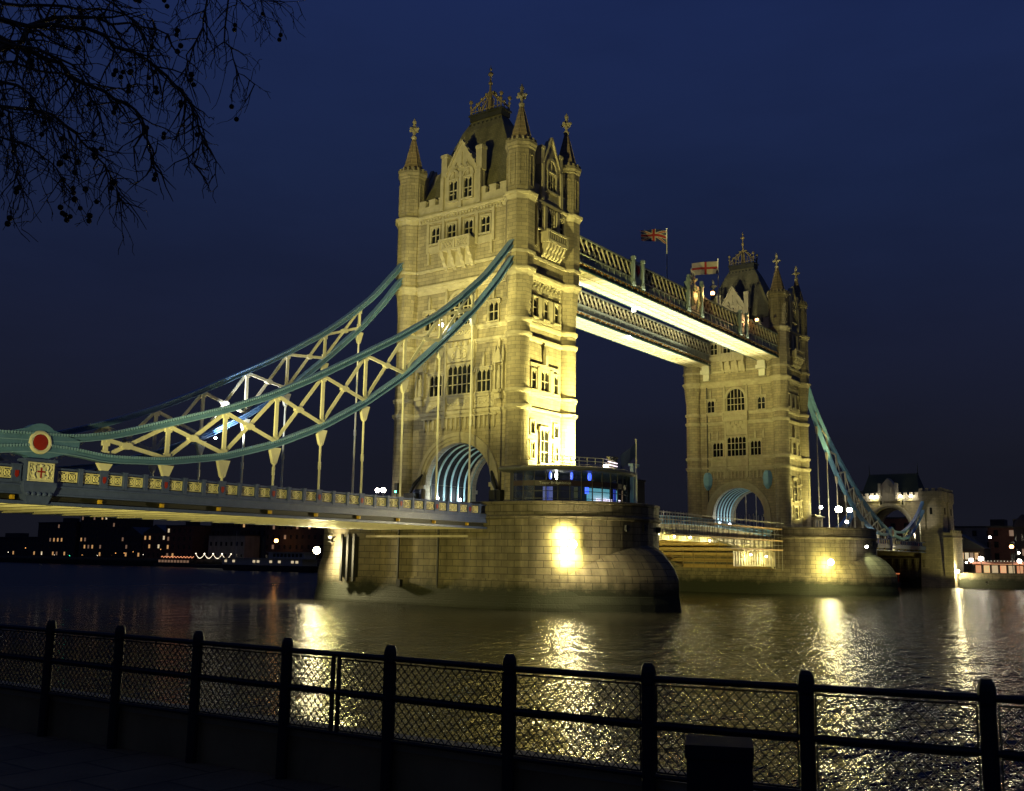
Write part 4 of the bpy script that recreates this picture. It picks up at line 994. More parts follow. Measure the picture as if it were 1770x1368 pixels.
# ------------------------------------------------------------------ flags
def flag(x, y, z0, z1, label, kind, sz, rnd):
    R = thing('flagpole', label, 'flag', (x, y, z0), 'flagpoles on the bridge')
    p = MB(); p.tube([(x, y, z0), (x, y, z1)], [.12, .07], 8); p.ball((x, y, z1+.08), .12, 8, 5); p.build('pole', 'white', R)
    W_, H_ = sz; nx, nz_ = 24, 12; mb = MB(); vs = []; fs = []; uvs = []
    dirv = Vector((-.80, .60, 0)); nr = Vector((.6, .8, 0))
    for i in range(nx+1):
        for j in range(nz_+1):
            u, v = i/nx, j/nz_
            wv = .28*math.sin(u*5.2+v*.9+rnd)*u; sag = {'uk': .10*math.sin(u*5.5-.3)-.02*u, 'eng': -.36*u, 'blue': -.95*u}[kind]*H_
            shr = {'uk': 1-.22*u, 'eng': .97, 'blue': 1}[kind]
            q = Vector((x, y, 0))+dirv*(W_*u*.98)+nr*wv; vs.append((q.x, q.y, z1-.25-H_*(1-(.5+(v-.5)*shr))+sag))
    for i in range(nx):
        for j in range(nz_):
            fs.append((i*(nz_+1)+j, (i+1)*(nz_+1)+j, (i+1)*(nz_+1)+j+1, i*(nz_+1)+j+1))
            uvs.append([(i/nx, j/nz_), ((i+1)/nx, j/nz_), ((i+1)/nx, (j+1)/nz_), (i/nx, (j+1)/nz_)])
    mb.add(vs, fs, uvs)
    m = bpy.data.materials.new('flag_cloth'); m.use_nodes = True; t = m.node_tree; b = t.nodes['Principled BSDF']; L = t.links.new; b.inputs['Roughness'].default_value = .9
    uv = N(t, 'ShaderNodeUVMap'); sp = N(t, 'ShaderNodeSeparateXYZ'); L(uv.outputs[0], sp.inputs[0])
    def mth(op, a, c=None):
        n = N(t, 'ShaderNodeMath', operation=op)
        for i, q in enumerate((a, c)):
            if q is None: continue
            if isinstance(q, (int, float)): n.inputs[i].default_value = q
            else: L(q, n.inputs[i])
        return n.outputs[0]
    ux = mth('MULTIPLY', mth('SUBTRACT', sp.outputs[0], .5), 2.0); vy = mth('SUBTRACT', sp.outputs[1], .5)      # 2:1 flag in units of its height
    ax, ay = mth('ABSOLUTE', ux), mth('ABSOLUTE', vy)
    def mix(fac, A, Bc):
        n = N(t, 'ShaderNodeMix', data_type='RGBA'); L(fac, n.inputs[0])
        for i, q in ((6, A), (7, Bc)):
            if isinstance(q, tuple): n.inputs[i].default_value = (*q, 1)
            else: L(q, n.inputs[i])
        return n.outputs[2]
    RED, WHT, BLU = (.30, .02, .02), (.42, .37, .27), (.015, .022, .10)
    if kind == 'uk':
        d1 = mth('ABSOLUTE', mth('SUBTRACT', ay, mth('MULTIPLY', ax, .5)))
        c = mix(mth('LESS_THAN', d1, .11), BLU, WHT); c = mix(mth('LESS_THAN', d1, .037), c, RED)
        cm = mth('MINIMUM', ax, ay); c = mix(mth('LESS_THAN', cm, .167), c, WHT); c = mix(mth('LESS_THAN', cm, .1), c, RED)
    elif kind == 'eng': c = mix(mth('LESS_THAN', mth('MINIMUM', ax, ay), .09), WHT, RED)
    else: c = mix(mth('LESS_THAN', ax, .1), (.03, .05, .16), (.05, .07, .18))
    L(c, b.inputs['Base Color']); mb.build('flag_cloth', m, R, True)
    return R
flag(35.7, -7.3, 47.3, 56.0, 'tall pole flying the red, white and blue union flag over the walkway', 'uk', (4.5, 2.1), 0)
flag(54.3, -7.3, 47.3, 55.9, 'pole flying the white flag with a red cross near the far tower', 'eng', (4.9, 2.25), 1.2)
flag(3.6, -19.6, 10.3, 19.1, 'slim pole with a drooping dark blue flag beside the cabin', 'blue', (1.9, 1.6), 2)

# ------------------------------------------------------------------ control cabin on the near pier
def make_cabin(X0, label, simple=False):
    R = thing('control_cabin', label, 'cabin', (X0, -14, 10.3), 'cabins on the piers')
    rx, ry, cy = 8.7, 8.2, -11.0
    def E(t, o=0): return (X0+(rx+o)*math.cos(t), cy-(ry+o)*math.sin(t))
    n = 20; T = [PI*i/n for i in range(n+1)]
    def wallring(mb, o0, z0, z1, th=.15):
        for a, b in zip(T, T[1:]):
            p, q, p2, q2 = E(a, o0), E(b, o0), E(a, o0-th), E(b, o0-th)
            mb.add([(*p, z0), (*q, z0), (*q2, z0), (*p2, z0), (*p, z1), (*q, z1), (*q2, z1), (*p2, z1)], [(0,1,5,4), (2,3,7,6), (4,5,6,7), (3,2,1,0)])
    b = MB(); wallring(b, 0, 10.3, 11.0, .25); b.build('plinth', 'black', R)
    fr = MB()
    for t in T: x, y = E(t); fr.tube([(x, y, 11.0), (x, y, 14.9)], .07, 6)
    for z in (11.9, 12.7, 13.3): wallring(fr, .02, z-.035, z+.035, .08)
    fr.build('glazing_bars', 'lead', R)
    bd = MB(); wallring(bd, .04, 13.3, 13.85, .1); bo = bd.build('sign_band', mat('brown_sign', (.055, .035, .04), .5), R)
    gl = MB(); wallring(gl, -.06, 11.0, 14.9, .02)
    gm = bpy.data.materials.new('cabin_glass'); gm.use_nodes = True; gt = gm.node_tree; gt.nodes.clear()
    go = N(gt, 'ShaderNodeOutputMaterial'); gx = N(gt, 'ShaderNodeMixShader'); gx.inputs[0].default_value = .10
    ga = N(gt, 'ShaderNodeBsdfTransparent'); gb = N(gt, 'ShaderNodeBsdfGlossy'); gb.inputs['Roughness'].default_value = .05; ga.inputs[0].default_value = (.8, .85, .9, 1)
    gt.links.new(ga.outputs[0], gx.inputs[1]); gt.links.new(gb.outputs[0], gx.inputs[2]); gt.links.new(gx.outputs[0], go.inputs[0])
    gl.build('glazing', gm, R)
    rf = MB(); lo = []
    for o, z in ((-.2, 14.85), (.8, 14.95), (1.0, 15.1), (.95, 15.3), (.3, 15.5), (-2.5, 15.75)): lo.append([(*E(t, o), z) for t in T]+[(X0-(rx+o), -9.6, z), (X0+(rx+o), -9.6, z)][::1])
    rf.loft(lo, capb=True, capt=True); rf.build('roof', 'grey', R)
    # inside: core wall, lit display panels
    c = MB(); c.box(X0-7.8, X0+7.8, -10.4, -9.9, 10.3, 14.8); c.lathe((X0, -13.2), [(2.4, 10.3), (2.4, 14.8)], 14); c.build('core', mat('cabin_core', (.05, .05, .075), .7), R)
    def panel(t0, t1, o, z0, z1, m, nm):
        p = MB()
        ts = [t0+(t1-t0)*i/4 for i in range(5)]
        for a, b in zip(ts, ts[1:]): p.add([(*E(a, o), z0), (*E(b, o), z0), (*E(b, o), z1), (*E(a, o), z1), (*E(a, o-.08), z0), (*E(b, o-.08), z0), (*E(b, o-.08), z1), (*E(a, o-.08), z1)], [(0,1,2,3), (7,6,5,4), (3,2,6,7), (0,4,5,1)])
        p.build(nm, m, R)
    # the nose faces -Y (t = 90 deg); the camera sees t from about 75 to 180
    for t0, t1, z0, z1, m, o in ((148, 156, 10.9, 13.2, 'e_dblue', -.5), (128, 131, 11.8, 13.2, 'e_pink', -.4), (92, 118, 10.8, 13.2, 'e_teal', -.9), (74, 84, 10.8, 13.2, 'e_teal', -.9), (60, 66, 10.8, 13.3, 'e_dim', -.6),
                                 (86, 90, 10.7, 13.2, 'e_dblue', -.5), (119, 122, 12.5, 13.2, 'e_blue', -.3), (66, 71, 10.7, 11.6, 'e_teal', -.3), (132, 146, 10.9, 11.6, 'e_dim', -1.2)):
        panel(math.radians(t0), math.radians(t1), o, z0, z1, m if m != 'e_pink' else 'white', 'display_panel')
    for k, (t0, t1) in enumerate(((107, 111), (101.5, 105), (97, 100.5), (93, 96), (78, 81))): panel(math.radians(t0), math.radians(t1), -.45, 11.3, 12.05 if k < 4 else 12.1, 'e_pink', 'lit_screen')
    for t in (150, 145, 133, 118, 117): x, y = E(math.radians(t), -.5); q = MB(); q.lathe((x, y), [(.09, 14.0), (.16, 14.2), (.16, 14.6), (.08, 14.8)], 8); q.build('ceiling_lamp', 'e_blue' if t != 145 else 'e_lamp', R)
    # the sign lettering
    for txt, td, sz in (('Tower Bridge', 150, .42), ('Exhibition', 140, .42)):
        cu = bpy.data.curves.new('lettering', 'FONT'); cu.body = txt; cu.size = sz; cu.extrude = .01; cu.align_x = 'CENTER'
        o = bpy.data.objects.new('letter_curve', cu); COL.objects.link(o); o.parent = bo; t = math.radians(td); x, y = E(t, .10)
        nx, ny = math.cos(t)/rx, -math.sin(t)/ry; ang = math.atan2(ny, nx)
        o.location = Vector((x, y, 13.43))-ORG[bo.name]; o.rotation_euler = (PI/2, 0, ang+PI/2); cu.materials.append(M_['white']); bpy.context.view_layer.update(); me = bpy.data.meshes.new_from_object(o); o2 = bpy.data.objects.new('lettering', me); COL.objects.link(o2); o2.parent = bo; o2.location = o.location; o2.rotation_euler = o.rotation_euler; bpy.data.objects.remove(o)
    # roof railing and glowing rail bars
    rl = MB()
    for z in (16.1, 16.5, 16.9):
        rl.tube([(X0-6.2, -12.5, z), (X0+1.2, -16.6, z), (X0+4.6, -16.2, z)], .035, 5)
    for i in range(9): q = i/8; x, y = X0-6.2+7.4*q, -12.5-4.1*q; rl.tube([(x, y, 15.5), (x, y, 16.9)], .035, 5)
    rl.build('roof_railing', 'white', R)
    for z in (15.9, 16.25, 16.6): lb = MB(); lb.beam((X0+1.6, -17.0, z), (X0+4.4, -16.6, z), .07, .09); lb.build('glow_bar', 'e_pink', R)  # white rail bars given their own glow to look floodlit
    ch = MB(); ch.lathe((X0+5.2, -15.5), [(.55, 15.4), (.55, 17.2), (.7, 17.3), (.7, 17.5)], 10); ch.build('vent_stack', 'black', R)
    return R
CAB = make_cabin(0, 'round glass cabin with blue lit interior on the near pier nose')
def hut():
    R = thing('pier_hut', 'low pale hut behind the bright lamps on the far pier', 'hut', (95.5, -9, 10.3))
    b = MB(); b.box(88.4, 92.6, -10.5, -6.5, 10.3, 14.0); b.build('wall', 'trim', R)
    r = MB(); r.box(88.1, 92.9, -10.9, -6.2, 14.0, 14.25); r.box(88.6, 92.4, -10.4, -6.6, 14.25, 14.5); r.build('roof', 'lead', R)
    F = Face('x', -1, -88.4); 
    for y in (-9.6, -8.4): p = MB(); p.box(88.36, 88.42, y-.4, y+.4, 11.6, 13.4); p.build('window', 'glass', R)
    p = MB(); 
    for x in (89.4, 91): p.box(x-.45, x+.45, -10.54, -10.48, 11.4, 13.4)
    p.build('door', 'lead', R)
    R2 = thing('white_mast', 'white lit mast with crossarm at the cabin back, under the blue flag', 'mast', (5.5, -18.6, 10.3))
    m = MB(); m.box(4.2, 4.75, -18.9, -18.4, 10.3, 16.2); m.box(3.9, 5.6, -18.95, -18.35, 16.2, 16.5); m.box(5.0, 5.3, -18.8, -18.5, 14.2, 16.2); m.build('post', 'ribblue', R2)
    h = MB(); h.box(5.3, 7.6, -18.5, -16, 10.3, 14.6); h.box(5.2, 7.7, -18.6, -15.9, 14.6, 14.8); h.build('cabinet', 'black', R2)
hut()

# ------------------------------------------------------------------ lamps
def lamp(name, label, pos, r, m, beams=(), group=None, post=None, cat='lamp', back=None, tall=1):
    pos = Vector(pos); base = Vector(post) if post else pos
    R = thing(name, label, cat, base, group)
    b = MB()
    if post: b.tube([base, (base.x, base.y, pos.z-r*.8)], [.09, .06], 6); b.lathe((base.x, base.y), [(.22, base.z), (.2, base.z+.4), (.1, base.z+.5)], 8)
    if not back: b.tube([(pos.x+r*1.05, pos.y+.02, pos.z-r*.9), (pos.x+r*1.05, pos.y+.02, pos.z+r), (pos.x, pos.y, pos.z+r*1.1)], r*.05, 4); b.tube([(pos.x+r*1.05, pos.y+.02, pos.z-r*.88), (pos.x, pos.y, pos.z-r*.9)], r*.05, 4)
    if not back: b.lathe((pos.x, pos.y), [(r*.45, pos.z-r*1.05), (r*.6, pos.z-r*.7), (r*.1, pos.z-r*.6)], 10); b.lathe((pos.x, pos.y), [(r*.55, pos.z+r*.82), (r*.3, pos.z+r*1.15)], 10)
    if b.v: b.build('housing', 'black', R)
    g = MB()
    if back:                  # a flood: a domed lens on the open side of a drum housing
        bv = Vector(back).normalized(); h = MB(); h.tube([pos+bv*.02, pos+bv*r*.8, pos+bv*r*1.1], [r*1.02, r*.9, r*.5], 16); h.tube([pos+bv*r, pos+bv*(r+.8)], .1, 6); h.build('drum', 'black', R)
        ax = bv.orthogonal().normalized(); ay = bv.cross(ax); n = 16; vs = []; fs = []
        for i in range(7):
            q = PI/2*i/6
            for j in range(n): vs.append(pos-bv*(.35*r*math.cos(q))+(ax*math.cos(2*PI*j/n)+ay*math.sin(2*PI*j/n))*max(r*math.sin(q), 1e-3))
        for i in range(6):
            for j in range(n): fs.append((i*n+j, i*n+(j+1)%n, (i+1)*n+(j+1)%n, (i+1)*n+j))
        g.add(vs, fs); g.build('lens', m, R, True)
    else: g.ball(pos, r, 14, 9); g.build('lens', m, R, True)
    for tgt, pw, col, ang, off in beams:
        d = (Vector(tgt)-pos).normalized(); spot(R, pos+d*(r+off), tgt, pw, col, ang)
    return R
G = 'floodlights of the bridge'
# pier wall floods (seen in the photograph as overexposed patches)
LF = lamp('floodlight', 'dazzling flood lamp on the curved nose of the near pier', (-10.1, -19.7, 6.9), .44, 'e_flood', (), G, back=(.75, .55, .12))
for q in ((-10.3, -19.0, 7.9), (-10.2, -19.3, 5.9)): spot(LF, q, (q[0]+1.2, q[1]+.85, q[2]-.15), 8500, WARM, 100, 1.0, .3)
point(LF, (-10.6, -19.6, 6.9), 420, WARM, .3)
LF = lamp('floodlight', 'dazzling flood lamp at the left edge of the near pier', (-12.0, 16.2, 6.0), .44, 'e_flood', (), G, back=(.7, .45, .1))
LF = lamp('floodlight', 'flood lamp on the left side of the far pier wall', (70.6, -19.2, 5.6), .5, 'e_flood', (), G, back=(.85, .5, .1))
point(LF, (71.7, -18.4, 5.0), 2600, WARM, .3)
lamp('floodlight', 'greenish lamp above the domed cutwater of the far pier', (76.6, -23.4, 8.3), .25, 'e_lamp', (((79.5, -24.5, 5.5), 1300, (.85, 1.0, .55), 90, .1),), G)
# tower floods
lamp('floodlight', 'floodlight rack on the cabin roof facing the near tower', (3.4, -15.6, 16.2), .3, 'e_lamp', (((2.6, -9.2, 20), 60000, WARM, 120, .1), ((1, -9.2, 42), 26000, WARM, 50, .1)), G)
lamp('floodlight', 'larger dazzling globe lamp right of the far tower foot', (97.0, -12.2, 15.8), .66, 'e_big', (((84, -9, 18), 16000, WARM, 60, .2),), G)
lamp('floodlight', 'smaller dazzling globe lamp beside the larger one', (103.6, -12.2, 16.0), .52, 'e_big', (((90, -9, 40), 14000, WARM, 60, .2),), G)
lamp('floodlight', 'small globe lamp at the foot of the nearest far hanger', (87.6, -12.0, 15.7), .3, 'e_lamp', (), G)
lamp('floodlight', 'upright white lamp close to the far tower corner', (83.5, -18.0, 12.8), .3, 'e_lamp', (((83, -9.2, 19), 9000, WARM, 80, .1), ((82.3, -9.2, 42), 9000, WARM, 60, .1)), G)
lamp('floodlight', 'left of two white lamps hung on the chain before the near tower', (-18.4, -8.2, 29.9), .26, 'e_lamp', (((-5, 2, 30), 4500, WARM, 110, .1),), G)
lamp('floodlight', 'right of two white lamps hung on the chain before the near tower', (-14.8, -8.2, 31.25), .26, 'e_lamp', (((-5, 0, 40), 5000, WARM, 110, .1),), G)
lamp('floodlight', 'lamp lighting a patch of the chain behind the nearest chain', (-34.3, 7.9, 17.0), .13, 'e_cool', (((-31.5, 8.6, 19.3), 7000, COOL, 90, .1), ((-29, 8.6, 24), 5000, WHITE, 60, .1)), G)
# walkway lamps
for q, lb in (((13.3, -5.0, 42.1), 'white lamp under the nearer walkway against the near tower'), ((29.3, -5.0, 42.1), 'white lamp under the middle of the nearer walkway'), ((45.6, 8.9-.0-3.9, 42.2), 'white lamp under the farther walkway, lowest of the three')):
    lamp('walkway_lamp', lb, q, .30, 'e_lamp', (((q[0]+9, q[1]+(-2 if q[1] < 0 else 2), 42.6), 700, WHITE, 120, .05),), 'lamps under the walkways')
# uplights for the walkway soffits and the inner tower faces, on the pier tops
def uplight(label, pos, beams, group='uplights on the pier tops'):
    R = thing('uplight', label, 'floodlight', pos, group); p = Vector(pos)
    b = MB(); b.box(p.x-.3, p.x+.3, p.y-.25, p.y+.25, p.z, p.z+.12); b.beam((p.x, p.y, p.z+.1), (p.x, p.y, p.z+.45), .12, .3); b.frus((p.x, p.y), (.22, .22), p.z+.45, (p.x, p.y), (.36, .36), p.z+.75); b.build('housing', 'black', R)
    for tgt, pw, col, ang in beams: spot(R, p+Vector((0, 0, .95)), tgt, pw, col, ang, .5)
    return R
uplight('flood box on the near pier top below the nearer walkway', (9.6, -7.1, 10.3), (((32, -7.1, 42.5), 130000, PALE, 66), ((77.4, -3, 26), 170000, WARM, 32)))
uplight('flood box on the near pier top below the farther walkway', (9.6, 7.1, 10.3), (((32, 7.1, 42.5), 115000, PALE, 66), ((77.4, 4, 26), 170000, WARM, 32)))
uplight('flood box on the far pier top below the nearer walkway', (72.7, -7.1, 10.3), (((54, -7.1, 42.5), 110000, PALE, 62),))
uplight('flood box on the far pier top below the farther walkway', (72.7, 7.1, 10.3), (((54, 7.1, 42.5), 105000, PALE, 62),))
# floods on the northern bank that light the near tower, chains and deck
uplight('flood box on the bank left of the picture', (-93.0, -30, 3.4), (((-5, -1, 40), 198000, WARM, 27), ((-42, -8, 19), 40000, WARM, 46), ((-30, -9, 10.5), 26000, WARM, 34), ((-8, -8, 6), 40000, WARM, 15), ((38, -9, 45.5), 110000, WARM, 21)), 'flood boxes on the bank')
uplight('flood box on the bank under the bridge', (-91, -2, 3.4), (((-60, 0, 9), 16000, WARM, 80), ((-3, 0, 54), 112000, WARM, 24)), 'flood boxes on the bank')
uplight('flood box on the side of the near pier under the side span', (-11.5, 14.2, 7.0), (((-38, -2, 9.2), 14000, WARM, 84),), 'flood boxes on the bank')
# vault lamps
for X0, nm in ((0, 'near'), (82.3, 'far')):
    for k, (dx, yy) in enumerate(((-3.4, 4.4), (1.0, 4.4))):
        R = lamp('vault_lamp', 'white lamp %s the road arch of the %s tower' % (('at the front of', 'deep inside')[k], nm), (X0+dx, yy, 12.6), .2, 'e_cool', (), 'lamps in the road arches')
        point(R, (X0+dx, yy-.5, 12.9), 300, (.80, .95, 1.0), .25)

# ------------------------------------------------------------------ south gatehouse (abutment)
def abutment():
    R = thing('gatehouse', 'stone abutment gatehouse with steep roof and four lamps at the right', 'gatehouse', (181, 0, 3))
    X = 174.5; b = MB(); hw, sp, cz = 5.2, 14.5, 20.2
    arc = [(hw*math.cos(PI*i/20), sp+(cz-sp)*math.sin(PI*i/20)) for i in range(21)]
    for x0, x1 in ((X, X+1.5), (X+9.5, X+11)):
        for i in range(20):
            (ya, za), (yb, zb) = arc[i], arc[i+1]
            b.add([(x, y, z) for x in (x0, x1) for y, z in ((ya, za), (yb, zb), (yb, 23.0), (ya, 23.0))], [(0,1,2,3), (7,6,5,4), (0,4,5,1), (3,2,6,7)])
        for s in (-1, 1): b.box(x0, x1, s*hw, s*8.2, 8.0, 23.0)
    for s in (-1, 1): b.box(X+1.5, X+9.5, s*6.2, s*8.2, -2, 23.0)
    b.box(X+.05, X+10.95, -8.2, 8.2, -2, 9.2)
    b.build('wall', 'stone', R)
    for sx, sy in ((0, -1), (1, -1), (0, 1), (1, 1)):
        t = MB(); c = (X+2.3+sx*6.6, sy*10.6)
        t.frus(c, (3.3, 3.2), -2, c, (2.7, 2.7), 14.5); t.frus(c, (2.7, 2.7), 14.5, c, (2.6, 2.6), 21.3)
        t.box(c[0]-2.75, c[0]+2.75, c[1]-2.75, c[1]+2.75, 21.3, 21.6); t.box(c[0]-2.9, c[0]+2.9, c[1]-2.9, c[1]+2.9, 21.6, 24.2)
        for i in range(4):
            for j in range(4):
                if i in (0, 3) or j in (0, 3):
                    x, y = c[0]-2.65+i*1.55, c[1]-2.65+j*1.55; t.box(x-.1, x+.75, y-.1, y+.75, 24.2, 25.0)
        to = t.build('turret', 'stone', R)
        for z in (11.0, 18.3):
            q = MB(); q.box(c[0]-2.75, c[0]-2.66, c[1]-.3, c[1]+.3, z, z+1.7); q.box(c[0]-.3, c[0]+.3, c[1]-2.78, c[1]-2.66, z, z+1.7); q.build('slit_window', 'glass', to)
    p = MB(); p.box(X-.3, X+.4, -7.9, 7.9, 21.9, 22.2); p.box(X-.12, X+.5, -7.9, 7.9, 22.2, 23.4)
    for i in range(11): y = -7.6+i*1.42; p.box(X-.14, X+.5, y, y+.85, 23.4, 24.1)
    p.build('parapet', 'trim', R)
    g = MB(); g.prism([(-2.1, 22.2), (2.1, 22.2), (2.1, 25.6), (0, 28.0), (-2.1, 25.6)], 'x', X-.35, X+3)
    for s in (-1, 1): g.box(X-.5, X+.4, s*1.8, s*2.5, 22.2, 26.6)
    g.prism([(-.8, 24.0), (.8, 24.0), (.8, 25.4), (0, 26.2), (-.8, 25.4)], 'x', X-.55, X-.35); g.build('gable', 'trim', R)
    r = MB(); r.add([(X+.8, -7.6, 23), (X+10.4, -7.6, 23), (X+10.4, 7.6, 23), (X+.8, 7.6, 23), (X+5, -6.3, 29.3), (X+6, -6.3, 29.3), (X+6, 6.3, 29.3), (X+5, 6.3, 29.3)], [(0,1,5,4), (1,2,6,5), (2,3,7,6), (3,0,4,7), (4,5,6,7)])
    for s in (-1, 1): r.tube([(X+5.5, s*6.3, 29.2), (X+5.5, s*6.3, 32.2)], [.12, .03], 6)
    for i in range(24): r.box(X+5.4, X+5.6, -6.2+i*.53, -6.0+i*.53, 29.3, 29.6)
    r.build('roof', mat('green_slate', (.055, .07, .035), .7, var=.3, vs=.8), R)
    a = MB()
    for r0, r1, pr in ((0, .5, .2), (.5, 1.1, .4)):
        for i in range(20):
            a0, a1 = PI*i/20, PI*(i+1)/20
            def e(q, an): return ((hw+q)*math.cos(an), sp+(cz-sp+q)*math.sin(an))
            a.prism([e(r0, a0), e(r1, a0), e(r1, a1), e(r0, a1)], 'x', X, X-pr)
    a.build('arch_moulding', 'trim', R)
    for y in (-3.6, 1.9): q = MB(); q.box(X-.2, X+.02, y-.55, y+.55, 20.7, 22.0+.1); qo = q.build('window', 'trim', R); q = MB(); q.box(X-.24, X-.19, y-.2, y+.2, 20.9, 21.9); q.build('pane', 'glass', qo)
    # lower outwork at the water side
    o = MB(); o.box(X-1, X+9, -15.6, -13.3, -2, 13.6); o.box(X-1.2, X+9.2, -15.8, -13.2, 12.2, 12.5)
    for i in range(6): o.box(X-1+i*1.7, X+i*1.7, -15.6, -15.1, 13.6, 14.3)
    o.build('outwork', 'stone', R)
    n = MB(); n.box(X-.5, X+.06, -9, 9, -2, 7.2)
    for i in range(9): n.box(X-.75, X-.5, -8.5+i*2, -8.0+i*2, -2, 6.8)
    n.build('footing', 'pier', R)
    return R
AB = abutment()
for (y, lb) in ((4.25, 'first from the left of the gatehouse parapet lamps'), (3.0, 'second from the left of the gatehouse parapet lamps'), (-3.3, 'gatehouse parapet lamp just right of the gable'), (-5.95, 'rightmost of the gatehouse parapet lamps')):
    lamp('parapet_lamp', lb, (173.6, y, 23.05), .32, 'e_lamp', (((174.5, y*.8, 19.0), 90, WARM, 120, .1),), 'gatehouse parapet lamps')
lamp('parapet_lamp', 'lamp at the road edge of the far side span', (128.5, -9.2, 11.6), .4, 'e_lamp', (((133, -9.4, 9.4), 300, WHITE, 150, .1),))
uplight('flood box on the bank by the gatehouse', (168, -24, 1.0), (((178, -11, 15), 4800, WARM, 80), ((140, -8, 18), 9000, WARM, 60)), 'flood boxes on the bank')
uplight('flood box on the far pier beside the side span', (92.6, -8.6, 12.3), (((130, -8.7, 14), 12000, WHITE, 36),))
uplight('flood box on the road at the gatehouse end', (163, -8.0, 10.2), (((170, -8.7, 17), 2600, WHITE, 50),))

# ------------------------------------------------------------------ far bank on the left
def building(name, label, x, y0, y1, h, m, lit, seed, group='buildings along the far bank', depth=16, roof='flat', floors=None):
    rnd = random.Random(seed); R = thing(name, label, 'building', (x, (y0+y1)/2, 3.2), group)
    b = MB(); b.box(x, x+depth, y0, y1, 3.2, h); b.build('wall', m, R)
    r = MB()
    if roof == 'flat': r.box(x-.2, x+depth+.2, y0-.2, y1+.2, h, h+.5); r.box(x+3, x+8, y0+(y1-y0)*.3, y0+(y1-y0)*.5, h+.5, h+2.6)
    else: r.prism([(y0-.3, h), (y1+.3, h), ((y0+y1)/2, h+4)], 'x', x, x+depth)
    r.build('roof', 'lead', R)
    fl = floors or max(2, int((h-3.2)/3.3)); nb = max(3, int((y1-y0)/3.4)); fh = (h-3.2)/fl; k = 0
    for i in range(fl):
        for j in range(nb):
            yc = y0+(y1-y0)*(j+.5)/nb; z = 3.2+fh*i+.9
            p = MB(); p.box(x-.06, x+.02, yc-.6, yc+.6, z, z+1.7); on = rnd.random() < lit*1.6
            if k < 95: p.build('window', rnd.choice(['e_win', 'e_win', 'e_dim', 'e_winw', 'e_dim']) if on else 'glass', R); k += 1
    return R
building('warehouse', 'low dark warehouse at the left end of the far bank', 187, 442, 520, 13, 'brickdark', .10, 1)
building('apartment_block', 'dark apartment block with a column of lit windows, left of the tallest', 186, 404, 440, 20.5, 'brickdark', .16, 2)
building('apartment_block', 'tallest dark block with an orange lit top floor', 187, 364, 402, 24.5, 'brickdark', .10, 3, floors=6)
building('warehouse', 'dark gabled warehouse right of the tallest block', 185, 346, 363, 14, 'brickdark', .16, 4, roof='gable')
building('warehouse', 'gabled brick warehouse with a few orange windows, mid far bank', 185, 327, 345, 15, 'brickred', .2, 5, roof='gable')
building('warehouse', 'brick warehouse with lit bays beside the string lights', 184, 306, 326, 18, 'brickred', .22, 6)
building('warehouse', 'tall dark warehouse behind the pale hoarding', 192, 262, 304, 20, 'brickdark', .05, 7)
building('pavilion', 'pale blank walled building above the swagged lights', 180.5, 266, 290, 13.5, 'render', .03, 8, depth=8, floors=2)
building('warehouse', 'long dark warehouse behind the moored white ship', 186, 206, 260, 19.5, 'brickdark', .06, 9)
building('warehouse', 'dark warehouse half hidden by the near pier', 186, 150, 204, 19.0, 'brickdark', .08, 10)
